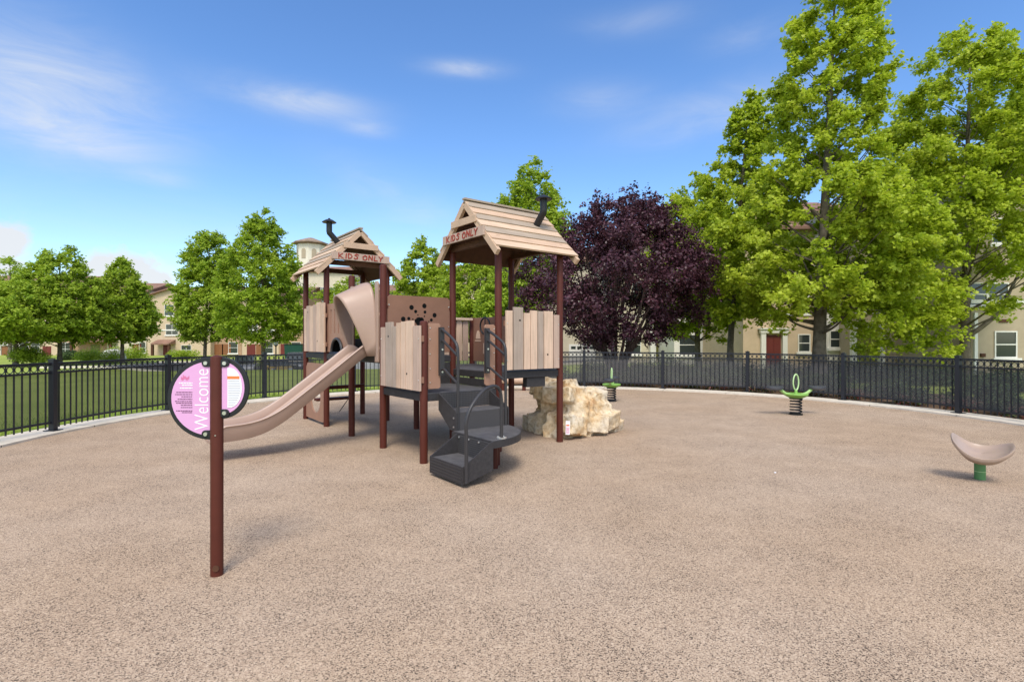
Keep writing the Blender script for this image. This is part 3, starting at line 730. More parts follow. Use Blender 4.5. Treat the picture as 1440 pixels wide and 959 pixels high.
for side, cz, R, rx in ((-1, 1.057, .247, .262), (1, 1.119, .184, .166)):
    mb = MB(); f = halfdisc(cz, R, rx, side); f = f if side > 0 else f[::-1]
    mb.prism(f, (0,.0,0), (1,0,0), (0,0,1), .016, M['black'])
    pn = mb.build('sign_panel', None, sg, bevel=.003)
    mb = MB(); f = halfdisc(cz, R, rx, side, .026); f = [(side*.036, f[0][1])]+f[1:-1]+[(side*.036, f[-1][1])]; f = f if side > 0 else f[::-1]
    mb.prism(f, (0,-.0095,0), (1,0,0), (0,0,1), .003, M['pinkp'])
    rr_ = random.Random(5)
    def line(xa, xb, py, hgt, m):
        x = xa
        while x < xb:
            w = min(rr_.uniform(1.6, 4.2), xb-x); mb.box(xx(x), xx(x+w), -.0122, -.0111, zz(py+hgt/2), zz(py-hgt/2), m); x += w+.7
    q = lambda a, b: (230+a/6.846, 490+b/6.846)
    if side < 0:
        text_mesh(mb, 'Welcome', (.362, .082), lambda a, b: (xx(294.6)-.082*1.0+(.082-b), -.0118, zz(604)+a), M['white'], -.012)
        for k, (yy, ln_) in enumerate(((420,155),(441,165),(462,105),(485,140),(506,165),(523,155),(543,110),(565,110),(597,155),(613,100))):
            px, py = q(288, yy); line(px-ln_/6.846, px, py, 1.0, M['ink'])
        for k, (yy, ln_) in enumerate(((332,130),(352,100),(380,120))):
            px, py = q(290, yy); line(px-ln_/6.846, px, py, 1.4, M['white'])
        for k in range(9):
            px, py = q(183+9*k, 285+8*math.sin(k*1.3)); mb.box(xx(px-.35), xx(px+.35), -.0122, -.0111, zz(py+2.2), zz(py-2.2-(k == 2)*3), M['inkpink'])
    else:
        top, bot = q(0, 185)[1], q(0, 568)[1]; xl = q(627, 0)[0]; n = 16; mid_ = (zz(top)+zz(bot))/2; hh_ = (zz(top)-zz(bot))/2
        arc = [(xx(xl)+(.0955-.01)*math.sin(math.pi*k/n)**.8, mid_-hh_*math.cos(math.pi*k/n)) for k in range(n+1)]
        mb.prism(arc, (0,-.0125,0), (1,0,0), (0,0,1), .003, M['white'])
        a, b = q(627, 264); c, d = q(742, 291); mb.box(xx(a), xx(c), -.0165, -.0142, zz(d), zz(b), M['orange'])
        for k in range(15):
            yy = 310+16.5*k; t = (zz(q(0, yy)[1])-mid_)/hh_; wmax = .0855*max(.1, (1-t*t))**.5
            mb.box(xx(xl)+.004, xx(xl)+wmax*.9, -.0152, -.0142, zz(q(0, yy)[1])-.0018, zz(q(0, yy)[1])+.0018, M['inkgrey'])
    mb.build('printed_face', None, pn)
    for cz2 in (cz+R-.036, cz-R+.036):
        mb = MB(); mb.box(min(side*.028, side*.06), max(side*.028, side*.06), -.017, -.0112, cz2-.022, cz2+.022, M['black'])
        mb.disc((side*.06, -.0142, cz2), (0,-1,0), .022, .0055, 18, M['black']); 
        mb.disc((side*.056, -.021, cz2), (0,-1,0), .0115, .009, 14, M['bolt'])
        mb.build('bracket', None, pn, smoothang=45)

# ------------------------------------------------------------------ spring riders, whirl seat, log bench
def rider(loc, rz, label, sc=1.0):
    r = empty('spring_rider', loc, rz, label, 'spring rider', 'spring riders'); r.scale = (sc, sc, sc)
    mb = MB(); mb.tube([(.098*math.cos(t), .098*math.sin(t), .015+.30*t/(2*math.pi*5.5)) for t in np.linspace(0, 2*math.pi*5.5, 110)], .0135, 8, M['black'])
    mb.disc((0,0,.01), (0,0,1), .12, .02, 24, M['black']); mb.disc((0,0,.315), (0,0,1), .115, .03, 24, M['black']); mb.build('spring', None, r, smoothang=50)
    mb = MB(); mb.lathe([(.11,.32),(.15,.335),(.20,.365),(.215,.39),(.20,.405),(.10,.40),(.03,.405)], (0,0,0), 28, M['green'])
    mb.build('hub', None, r, smoothang=40)
    for s in (-1, 1):
        mb = MB(); mb.tube(curve([(s*.10,0,.375),(s*.20,0,.40),(s*.28,0,.455),(s*.33,0,.50)], 5), .03, 10, M['limeg']); mb.build('arm', None, r, smoothang=60)
        mb = MB(); n = 24
        prof = [(.7,-.05),(.97,-.03),(1,.0),(.97,.022),(.85,.028),(.5,.016),(.02,.012)]
        vs = [(s*.42+.165*q*math.cos(2*math.pi*k/n), .12*q*math.sin(2*math.pi*k/n), .515+z+.012*(q*math.cos(2*math.pi*k/n))**2) for q, z in prof for k in range(n)]
        fs = [(i*n+k, i*n+(k+1) % n, (i+1)*n+(k+1) % n, (i+1)*n+k) for i in range(len(prof)-1) for k in range(n)]+[tuple(range(n-1, -1, -1)), tuple((len(prof)-1)*n+k for k in range(n))]
        mb.add(vs, fs, M['seatblk']); mb.build('seat', None, r, smoothang=50)
    mb = MB(); mb.tube([(0,0,.39),(0,0,.47)], [.035,.022], 12, M['green']); z0 = .47+.145
    mb.tube([(.045*math.cos(2*math.pi*k/36)*1.45, .10*math.cos(2*math.pi*k/36)*0+.02*math.cos(2*math.pi*k/36), z0+.15*math.sin(2*math.pi*k/36)) for k in range(36)], .0135, 8, M['palegreen'], closed=True)
    mb.build('ring_handle', None, r, smoothang=60)
    return r
rider((5.40, 10.13, 0), rad(4), 'green spring rider with black seats and ring handle standing clear on the open rubber')
rider((at(860, 12.4), 12.4, 0), rad(72), 'green spring rider with ring handle half hidden behind the cast rock', 1.0)

Y = 5.40; ws = empty('whirl_seat', (at(1378, Y), Y, 0), 0, 'tan saddle shaped spinning seat on a short green post', 'spinner seat')
mb = MB(); mb.lathe([(.0465,-.05),(.0465,.079)], (0,0,0), 24, M['greenpost']); mb.lathe([(.0475,.0795),(.0475,.083)], (0,0,0), 24, M['palegreen']); mb.lathe([(.0465,.0835),(.0465,.27)], (0,0,0), 24, M['greenpost'])
mb.build('post', None, ws, smoothang=40)
mb = MB(); n = 56; prof = [(.02,.0,1),(.5,.0,1),(.8,.004,1),(.90,.014,1),(.96,.022,1),(1.01,.02,1),(1.035,.006,1),(1.02,-.012,1),(.95,-.022,1),(.75,-.05,1),(.5,-.065,1),(.02,-.07,1)]
vs = []
for q, z, _ in prof:
    for k in range(n):
        a = 2*math.pi*k/n; ca, sa = math.cos(a), math.sin(a); x, y = .235*q*math.copysign(abs(ca)**.7, ca), 0.175*q*math.copysign(abs(sa)**.7, sa)
        vs.append((x, y, .285+z*1.2+2.1*x*x*(1.2 if x < 0 else .85)-.25*y*y))
fs = [(i*n+k, i*n+(k+1) % n, (i+1)*n+(k+1) % n, (i+1)*n+k) for i in range(len(prof)-1) for k in range(n)]+[tuple(range(n)), tuple((len(prof)-1)*n+k for k in range(n-1, -1, -1))]
mb.add(vs, [f[::-1] for f in fs], M['bowl']); o = mb.build('seat', None, ws, smoothang=55); o.rotation_euler = (rad(15), rad(2), rad(-40))

Y = 15.1; lb = empty('log_bench', (at(722, Y), Y, 0), rad(-4), 'low tan log bench on brown legs by the fence, seen beneath the right tower', 'bench')
mb = MB(); mb.tube([(-.55,0,.29),(-.5,0,.29),(.5,0,.29),(.55,0,.29)], [.07,.105,.105,.07], 14, M['tan']); mb.build('log_seat', None, lb, smoothang=45)
for s in (-.3, .3):
    mb = MB(); mb.tube([(s,0,-.05),(s,0,.22)], .055, 12, M['post']); mb.build('leg', None, lb, smoothang=45)
o = MB(); o.lathe([(.0,0),(.012,.004),(.009,.010),(.002,.012)], (0,0,0), 7, M['white']); Yl = 749*1.4/(665-479.5)
tag(o.build('litter_scrap', None, loc=(at(1090, Yl), Yl, 0), rot=(0,0,.5)), 'tiny white scrap lying on the empty rubber surface', 'litter')

# ------------------------------------------------------------------ fence
fn = empty('metal_fence', (0,0,0), 0, 'black metal picket fence with ring frieze and mesh screens curving round the playground', 'fence')
posts = [(-6.25,3.9),(-6.93,5.75),(-7.03,8.16),(-6.84,10.59),(-6.0,12.91)]
for a in (129, 112.7, 96.4, 80.1): posts.append((CX+8.1*math.cos(rad(a)), CY+8.1*math.sin(rad(a))))
posts += [(4.36,15.4),(6.37,14.4),(7.72,12.4),(8.49,10.13),(8.62,7.7),(8.1,5.3)]
for x, y in posts:
    mb = MB(); s = .04; mb.box(-s, s, -s, s, .03, 1.10); mb.box(-s-.008, s+.008, -s-.008, s+.008, 1.10, 1.118); mb.box(-.02, .02, -.02, .02, 1.118, 1.13)
    mb.box(-.085, .085, -.085, .085, .028, .042)
    mb.build('fence_post', M['fence'], fn, loc=(x, y, 0), rot=(0, 0, math.atan2(y-CY, x-CX)))
dense = {3: 'sheer', 4: 'sheer'}
for i in range(len(posts)-1):
    a, b = posts[i], posts[i+1]
    ra, rb = [math.hypot(p[0]-CX, p[1]-CY) for p in (a, b)]; ta, tb = [math.atan2(p[1]-CY, p[0]-CX) for p in (a, b)]
    if ta < 0: ta += 2*math.pi
    if tb > ta: tb -= 2*math.pi
    if tb-ta < -math.pi: tb += 2*math.pi
    def P(t, z, dr=0):
        an = ta+(tb-ta)*t; r = ra+(rb-ra)*t+dr; return (CX+r*math.cos(an), CY+r*math.sin(an), z)
    Ln = abs(tb-ta)*(ra+rb)/2; npk = max(3, round(Ln/.118)); mb = MB()
    for z, hgt in ((1.055,.035),(.915,.032),(.155,.032)):
        for k in range(8): mb.beam(P(k/8, z), P((k+1)/8, z), .03, hgt)
    for k in range(1, npk):
        t = k/npk; p = P(t, .07); mb.beam(p, P(t, .905), .016, .016, (1,0,0))
        if True:
            mb.beam(P(t, .925), P(t, 1.04), .012, .012, (1,0,0))
    for k in range(npk):
        t = (k+.5)/npk; c = Vector(P(t, .985)); e = (Vector(P(t+.01, .985))-c).normalized(); rr_ = .046
        mb.tube([c+e*rr_*math.cos(q)+Vector((0,0,rr_*math.sin(q)*1.05)) for q in np.linspace(0, 2*math.pi, 13)[:-1]], .0065, 5, None, closed=True)
    pn = mb.build('fence_panel', M['fence'], fn)
    mb = MB(); A = [P(k/10, .16, .03) for k in range(11)]; B = [P(k/10, .905, .03) for k in range(11)]; mb.strip(A, B)
    mb.build('mesh_screen', M['sheer' if i < 7 else 'dense'], pn)

# ------------------------------------------------------------------ foliage
LOBE = np.array([(0,-.5),(.18,-.30),(.46,-.22),(.36,.02),(.48,.26),(.22,.22),(0,.52),(-.22,.22),(-.48,.26),(-.36,.02),(-.46,-.22),(-.18,-.30)])
OVAL = np.array([(0,-.5),(.26,-.16),(.24,.18),(0,.5),(-.24,.18),(-.26,-.16)])
def leaves(name, clumps, n, size, material, parent, rng, shape=OVAL, up=.6, shell=.55, twigs=0):
    C = np.array([c[:3] for c in clumps]); Rr = np.array([c[3] for c in clumps]); fl = np.array([c[4] if len(c) > 4 else .7 for c in clumps])
    wgt = Rr**2.1; idx = rng.choice(len(C), n, p=wgt/wgt.sum())
    d = rng.normal(size=(n, 3)); d /= np.linalg.norm(d, axis=1)[:, None]
    if twigs:                     # leaves strung along shoots that grow outward and up from each bough
        ax = C[:, :2].mean(0); o2 = C[:, :2]-ax; o2 /= (np.linalg.norm(o2, axis=1)[:, None]+.3)
        K = len(C); D = rng.normal(0, .75, (K, twigs, 3)); D[:, :, :2] += .75*o2[:, None, :]; D[:, :, 2] = D[:, :, 2]*.7+.42
        D /= np.linalg.norm(D, axis=2)[:, :, None]; Ls = rng.uniform(.7, 1.75, (K, twigs))
        q = rng.integers(0, twigs, n); t = rng.random(n)**.75
        off = D[idx, q]*(Ls[idx, q]*Rr[idx]*t)[:, None]; off[:, 2] -= .16*Rr[idx]*t*t
        off += rng.normal(0, 1, (n, 3))*(Rr[idx]*(.22-.10*t))[:, None]
        pos = C[idx]+off; d = D[idx, q]*.6+d*.6
    else:
        rad_ = (shell+(1-shell)*rng.random(n)**.7)*np.where(rng.random(n) < .12, 1.22, 1.0)*rng.random(n)**.18
        off = d*rad_[:, None]*Rr[idx][:, None]; off[:, 2] *= fl[idx]; pos = C[idx]+off
    nrm = d*.55+np.array([0,0,up])+rng.normal(0, .42, (n, 3)); nrm /= np.linalg.norm(nrm, axis=1)[:, None]
    a = rng.normal(size=(n, 3)); a -= (a*nrm).sum(1)[:, None]*nrm; a /= np.linalg.norm(a, axis=1)[:, None]; b = np.cross(nrm, a)
    s = size*rng.uniform(.6, 1.25, n)
    k = len(shape); sh = shape
    V = pos[:, None, :]+(a[:, None, :]*sh[None, :, 0:1]+b[:, None, :]*sh[None, :, 1:2])*s[:, None, None]
    curl = (sh[:, 0]**2*1.1-.10)[None, :, None]*s[:, None, None]*nrm[:, None, :]; V = V-curl*rng.uniform(-.2, 1, n)[:, None, None]
    return bulk(name, V.reshape(-1, 3), np.arange(n*k).reshape(n, k), material, parent)
def crown_clumps(rng, K, z0, z1, prof, cr, lean=(0,0), flat=.7, inner=.45):
    out = []
    zs, rs = zip(*prof)
    while len(out) < K:
        t = rng.random(); R = np.interp(t, zs, rs)
        if rng.random() > (R/max(rs))**1.1+.08: continue
        a = rng.uniform(0, 2*math.pi); q = inner+(1-inner)*rng.random()**.6; r = max(0, R-cr*.45)*q*rng.uniform(.82, 1.1)
        c = cr*rng.uniform(.6, 1.2)*(.55+.45*R/max(rs))
        out.append((lean[0]*t+r*math.cos(a), lean[1]*t+r*math.sin(a), z0+(z1-z0)*t, c, flat))
    return out
def trunk(parent, rng, h, r0, clumps, lean, material, frac=.35, z0c=1.5, extra=()):
    mb = MB(); pts = []; n = 9
    for i in range(n):
        t = i/(n-1); pts.append((lean[0]*max(0, t-.15)*1.0+rng.normal(0, .03)*h*.05*i/n, lean[1]*max(0, t-.15)+rng.normal(0, .03)*h*.05*i/n, -.2+t*(h+.2)))
    rs = [r0*(1.35 if i == 0 else 1)*(1-.93*(i/(n-1))**1.1)+.006 for i in range(n)]
    mb.tube(pts, rs, 12, material)
    for c in clumps:
        if rng.random() > frac: continue
        zc = c[2]; hr = math.hypot(c[0], c[1]); zb = max(z0c*rng.uniform(.8, 1.7), zc-.25-hr*rng.uniform(.45, .9)); t = (zb+.2)/(h+.2)
        if t >= .97: continue
        i = min(n-2, int(t*(n-1))); f = t*(n-1)-i; p = Vector(pts[i]).lerp(Vector(pts[i+1]), f); e = Vector(c[:3]); m_ = p.lerp(e, .5)+Vector((0,0,-.05*hr))+Vector(rng.normal(0, .08, 3))
        rb = max(.008, rs[i]*.27); mb.tube(curve([p, m_, e], 4), [rb*(1-.8*k/8) for k in range(9)], 7, material)
    for path, r in extra: mb.tube(curve(path, 6), [r*(1-.6*k/((len(path)-1)*6)) for k in range((len(path)-1)*6+1)], 10, material)
    return mb.build('trunk', None, parent, smoothang=60)
def tree(name, px, Y, z1, z0, prof, R, K, cr, n, size, leafm, barkm, r0, seed, label, group, shape=OVAL, lean=(0,0), flat=.9, frac=.16, extra=(), inner=.35, up=.6, more=(), cut=None):
    rng = np.random.default_rng(seed); x = at(px, Y); zg = ground(x, Y)
    t = empty(name, (x, Y, zg), 0, label, 'tree', group); z0 -= zg; z1 -= zg
    cl = crown_clumps(rng, K, z0+cr*.3, z1-cr*.35, [(a, b*R) for a, b in prof], cr, lean, flat, inner)
    if cut: cl = [c for c in cl if not cut(c)]
    cl += [(at(a, Y+d)-x, d, CAMH+(479.5-b)*(Y+d)/FPX-zg, c, flat) for a, b, d, c in more]
    trunk(t, rng, z0+(z1-z0)*.93, r0, cl, lean, M[barkm], frac, z0, extra)
    leaves('crown', cl, n, size, M[leafm], t, rng, shape, up, twigs=9)
    return t
CONE = [(0,.5),(.12,.85),(.3,1),(.5,.85),(.75,.55),(.92,.28),(1,.1)]
ROUND = [(0,.55),(.2,.95),(.45,1),(.7,.8),(.9,.45),(1,.2)]
TALL = [(0,.62),(.12,.95),(.24,1),(.34,.82),(.43,.54),(.55,.52),(.7,.58),(.85,.47),(.95,.26),(1,.12)]
near = 'plane trees behind the right side fence'
tree('plane_tree', 1152, 16.2, 12.9, 2.0, TALL, 3.1, 520, .40, 120000, .10, 'leaf', 'bark', .20, 21, 'tallest bright green plane tree, its top reaching the upper photo edge', near, LOBE, (.75,.3), .95, more=[(1075,440,.4,.5),(1100,455,-.6,.4),(1215,430,-1.2,.55),(1240,455,-1.4,.45),(1190,400,-2.2,.6),(1120,410,-2,.6),(1265,440,-1,.5),(1205,462,-.4,.35),(1060,410,1,.5)])
tree('plane_tree', 1027, 22, 12.0, 2.2, [(0,.5),(.15,.9),(.3,1),(.5,.8),(.65,.55),(.85,.38),(1,.12)], 2.45, 340, .42, 66000, .115, 'leaf', 'bark', .13, 22, 'slender pointed plane tree standing left of the tallest plane tree', near, LOBE, (.9,0), .95)
tree('plane_tree', 981, 26, 9.6, 1.3, ROUND, 2.6, 270, .47, 50000, .13, 'leaf', 'bark', .14, 23, 'pale trunked plane tree directly right of the purple plum tree', near, LOBE, (-.2,0), .95)
tree('plane_tree', 1357, 20, 13.4, 1.7, [(0,.55),(.1,.9),(.25,1),(.45,.98),(.65,.8),(.8,.6),(.93,.35),(1,.15)], 3.8, 500, .5, 120000, .112, 'leaf', 'bark', .17, 24,
     'broad plane tree with a bent bare limb before the khaki house on the right', near, LOBE, (.2,0), .95,
     extra=[([(0,0,1.6),(.45,-.2,2.0),(1.05,-.3,2.6),(1.35,-.35,3.3),(1.75,-.3,4.0)], .10)],
     more=[(1290,185,-.5,.55),(1275,235,-1,.6),(1305,265,-1.5,.6),(1262,290,-1,.6),(1300,150,0,.5),(1330,120,0,.55),(1215,492,-1.0,.4),(1235,497,-1.4,.36),(1280,492,-1.6,.42),(1330,497,-1.6,.42),(1225,470,-1.5,.5),(1250,482,-1.2,.42),(1295,470,-2,.55),(1320,455,-2.4,.6),(1300,440,-1.5,.6),(1270,465,-1.8,.5),(1330,475,-1.5,.5),(1310,485,-1.0,.4),(1285,410,-2,.7),(1335,420,-2.2,.6),(1405,385,-1.5,.6),(1430,360,-1.2,.6),(1425,432,-.6,.28),(1250,420,-1.5,.6),(1345,495,-.6,.3)], cut=lambda c: c[0] > -.1 and c[2] < 4.1+.25*abs(c[1]-1))
tree('plane_tree', 1500, 24, 14.5, 4.4, ROUND, 3.6, 330, .58, 52000, .15, 'leaf2', 'bark', .2, 25, 'darker plane tree at the right edge of the photo', near, LOBE, (0,0), .95)
back = 'street trees beyond the playground'
tree('street_tree', 748, 36, 13.6, 3.2, ROUND, 2.94, 291, 0.62, 37568, 0.22, 'leaf2', 'bark', .17, 31, 'green tree rising behind the chimney of the right playhouse roof', back)
tree('street_tree', 597, 46, 10.5, 1.6, CONE, 3.39, 291, 0.59, 34155, 0.24, 'leaf3', 'bark', .17, 32, 'pointed pale green tree framed between the two playhouse roofs', back)
tree('street_tree', 668, 42, 9.3, 1.2, ROUND, 3.73, 327, 0.62, 34155, 0.23, 'leaf3', 'bark', .16, 33, 'round pale green tree seen through the posts of the right playhouse tower', back)
tree('street_tree', 716, 33, 6.0, 1.0, ROUND, 2.15, 217, 0.51, 23906, 0.20, 'leaf2', 'bark', .12, 36, 'small green tree between the right playhouse tower and the purple plum tree', back)
tree('street_tree', 500, 50, 7.6, .8, ROUND, 3.84, 291, 0.59, 27324, 0.24, 'leaf3', 'bark', .16, 34, 'round pale green tree seen through the posts of the left playhouse tower', back)
tree('street_tree', 370, 38, 10.9, 1.2, [(0,.6),(.12,.95),(.28,1),(.5,.85),(.7,.6),(.88,.38),(1,.15)], 3.5, 472, 0.53, 58063, 0.19, 'leaf2', 'bark', .14, 35, 'tall leafy green tree next to the pale tower, its thin trunk beside the yellow car', back, OVAL, (-.1,0))
tree('street_tree', 288, 46, 11.0, 1.1, [(0,.55),(.15,.9),(.35,1),(.6,.8),(.8,.72),(.93,.5),(1,.25)], 2.75, 400, 0.59, 44399, 0.22, 'leaf2', 'bark', .16, 37, 'green tree with a blunt top to the right of the beige gabled townhouse', back, OVAL, (.5,0))
tree('street_tree', 172, 50, 9.3, 1.1, CONE, 3.0, 400, 0.59, 44399, 0.24, 'leaf2', 'bark', .17, 38, 'neat rounded cone shaped tree left of the beige gabled townhouse', back)
tree('street_tree', 84, 46, 9.7, 1.15, [(0,.75),(.2,1),(.4,.95),(.6,.72),(.85,.5),(1,.2)], 4.3, 436, 0.62, 47814, 0.23, 'leaf2', 'bark', .18, 39, 'broad green tree with a raised round top, second from the left photo edge', back)
tree('street_tree', 22, 43, 6.4, 1.1, ROUND, 4.41, 364, 0.62, 37568, 0.22, 'leaf2', 'bark', .18, 40, 'low wide green tree at the left photo edge', back)
tree('street_tree', 14, 62, 11.2, 4.5, ROUND, 2.94, 112, 0.66, 8878, 0.24, 'leaf2', 'bark', .2, 41, 'sparse dark tree top poking up behind the low tree at the left edge', back)

# purple plum
rng = np.random.default_rng(51); Y = 18.3; x = at(867, Y); zg = ground(x, Y)
t = empty('plum_tree', (x, Y, zg), 0, 'dark purple leaved plum tree with many stems behind the fence', 'tree')
cl = []
PR = [(0,.42),(.12,.7),(.3,.95),(.45,1),(.6,.88),(.75,.70),(.9,.42),(1,.22)]
cl = crown_clumps(rng, 260, 1.25, 6.3, [(a, b*3.45) for a, b in PR], .55, (.3,0), .85, .3)
for px_, py_, c_ in ((742,385,.6),(752,415,.6),(745,440,.5),(765,400,.6),(770,450,.6),(975,430,.5),(990,400,.45),(900,300,.4),(915,285,.35)): cl.append((at(px_, Y)-x, .3, CAMH+(479.5-py_)*Y/FPX-zg, c_, .9))
for q in range(34):                # upright whips at the top
    a, r = rng.uniform(0, 6.28), rng.uniform(0, 2.2); zt = 6.0-.28*r*r*.5+rng.uniform(-.2, .6)
    for k in range(4): cl.append((r*math.cos(a)+.2, r*math.sin(a), zt-.9+.3*k, .30-.05*k, 1.5))
mb = MB()
for k in range(9):
    a = k*.698+.3; r1 = rng.uniform(.9, 1.9); h1 = rng.uniform(3.0, 4.6)
    mb.tube(curve([(.16*math.cos(a), .16*math.sin(a), -.2), (.3*math.cos(a), .3*math.sin(a), .6), (r1*.6*math.cos(a), r1*.6*math.sin(a), 2.0), (r1*math.cos(a), r1*math.sin(a), h1)], 5),
            [.085*(1-.75*i/15) for i in range(16)], 9, M['darkbark'])
for c in cl[:170:3]:
    p = Vector((c[0]*.45, c[1]*.45, max(.9, c[2]*.55))); mb.tube(curve([p, p.lerp(Vector(c[:3]), .5)+Vector(rng.normal(0,.08,3)), Vector(c[:3])], 3), [.028*(1-.12*i) for i in range(7)], 6, M['darkbark'])
mb.build('trunk', None, t, smoothang=60)
leaves('crown', cl, 80000, .10, M['plum'], t, rng, OVAL, .45, .4, twigs=9)

# shrubs
def shrub(name, mesh_seed, w, h, n, size, m):
    rng = np.random.default_rng(mesh_seed); cl = []
    for k in range(16):
        a, q = rng.uniform(0, 6.28), rng.random()**.5; cl.append((w*.36*q*math.cos(a), w*.36*q*math.sin(a), h*(.28+.5*rng.random()*(1-.5*q)), w*rng.uniform(.16,.26), .85))
    return leaves(name, cl, n, size, M[m], None, rng, OVAL, .5, .4)
protos = []
bed = 'shrubs in the planting bed outside the fence'
k = 0
for ang in np.arange(92, -12, -5.6):
    r = 9.25+.35*math.sin(ang*1.7); x, y = CX+r*math.cos(rad(ang)), CY+r*math.sin(rad(ang))
    if k < 3: o = shrub('shrub', 60+k, 1.15, .75, 2200, .06, 'shrub'); protos.append(o)
    else: o = protos[k % 3].copy(); COL.objects.link(o)
    o.location = (x, y, ground(x, y)); o.rotation_euler = (0,0,k*1.3); s = 1+.18*math.sin(k*2.1); o.scale = (s, s, s*.92)
    tag(o, 'low dark green shrub in the planting bed right behind the screened fence', 'shrub', bed); k += 1
k = 0; protos = []
for ang in np.arange(84, -8, -7.5):
    r = 8.55; x, y = CX+r*math.cos(rad(ang)), CY+r*math.sin(rad(ang))
    if k < 2: o = shrub('flowering_shrub', 70+k, .8, .32, 700, .05, 'flower'); protos.append(o)
    else: o = protos[k % 2].copy(); COL.objects.link(o)
    o.location = (x, y, ground(x, y)); o.rotation_euler = (0,0,k*1.9)
    tag(o, 'small red flowering ground shrub at the foot of the screened fence', 'shrub', 'red flowering shrubs along the fence foot'); k += 1
k = 0; protos = []
for px, Y in ((905,21),(950,23),(1000,22),(1045,20),(1110,21),(1165,20.5),(1215,19),(1265,18.5),(1310,17.5),(1400,15.5),(1450,15),(840,23)):
    x = at(px, Y)
    if k < 2: o = shrub('hedge_shrub', 80+k, 2.4, .55, 3600, .07, 'shrub'); protos.append(o)
    else: o = protos[k % 2].copy(); COL.objects.link(o)
    o.location = (x, Y, ground(x, Y)); o.rotation_euler = (0,0,k*1.1)
    tag(o, 'wide green hedge shrub between the screened fence and the right hand houses', 'shrub', 'hedge shrubs before the houses'); k += 1
for px, Y, w, h, m, lab in ((47,44,3.6,2.0,'leaf2','round green and reddish shrub on the lawn before the left townhouses'),(140,52,4.6,1.5,'leaf2','grey green spreading shrub left of the white boulder'),
                            (178,56,4.5,1.6,'leaf2','spreading green shrub right of the white boulder'),(104,60,3,1.1,'shrub','small dark shrub under a lit window of the left townhouses'),(258,62,3.4,1.2,'leaf3','clipped bright green shrub before the beige gabled townhouse')):
    x = at(px, Y); o = shrub('garden_shrub', int(px), w, h, 3600, .16, m); o.location = (x, Y, ground(x, Y)); tag(o, lab, 'shrub', 'garden shrubs on the far lawn')
mb = MB(); mb.lathe([(.9,-.2),(1.15,.3),(1.05,.8),(.7,1.15),(.2,1.3)], (0,0,0), 14, M['whitest']); Y = 54; x = at(159, Y)
tag(mb.build('boulder', None, loc=(x, Y, ground(x, Y)), smoothang=60), 'smooth white boulder among the shrubs before the left townhouses', 'boulder')

# ------------------------------------------------------------------ houses
def window(par, x, z, w, h, y, mullion=True, sill=True):
    mb = MB(); t = .055
    mb.box(x-w/2-t, x-w/2, y-.05, y, z-h/2-t, z+h/2+t); mb.box(x+w/2, x+w/2+t, y-.05, y, z-h/2-t, z+h/2+t)
    mb.box(x-w/2, x+w/2, y-.05, y, z+h/2, z+h/2+t); mb.box(x-w/2, x+w/2, y-.05, y, z-h/2-t, z-h/2)
    mb.box(x-w/2, x+w/2, y-.045, y-.004, z-.025, z+.025)
    if mullion: mb.box(x-.025, x+.025, y-.042, y-.005, z-h/2, z-.026); mb.box(x-.025, x+.025, y-.042, y-.005, z+.026, z+h/2)
    f = mb.build('window', M['trim'], par)
    mb = MB(); mb.box(x-w/2, x+w/2, y-.02, y-.008, z-h/2, z+h/2); mb.build('pane', M['glass'], f)
    if sill: mb = MB(); mb.box(x-w/2-.18, x+w/2+.18, y-.13, y-.002, z-h/2-t-.14, z-h/2-t-.002); mb.build('sill', M['trim'], f)
def door(par, x, z, w, h, y, m, surround=True):
    mb = MB(); mb.box(x-w/2, x+w/2, y-.03, y-.003, z, z+h); d = mb.build('door', M[m], par)
    mb = MB()
    for a, b, c, e in ((.12,.48,.55,.93),(.52,.88,.55,.93),(.12,.48,.08,.48),(.52,.88,.08,.48)): mb.box(x-w/2+w*a, x-w/2+w*b, y-.042, y-.031, z+h*c, z+h*e)
    mb.build('door_panel', M[m], d)
    if surround:
        mb = MB(); mb.box(x-w/2-.30, x-w/2-.04, y-.18, y-.002, z, z+h+.1); mb.box(x+w/2+.04, x+w/2+.30, y-.18, y-.002, z, z+h+.1)
        mb.box(x-w/2-.36, x+w/2+.36, y-.22, y-.002, z+h+.102, z+h+.30); mb.box(x-w/2-.44, x+w/2+.44, y-.28, y-.002, z+h+.302, z+h+.38)
        mb.build('door_surround', M['trim'], par)
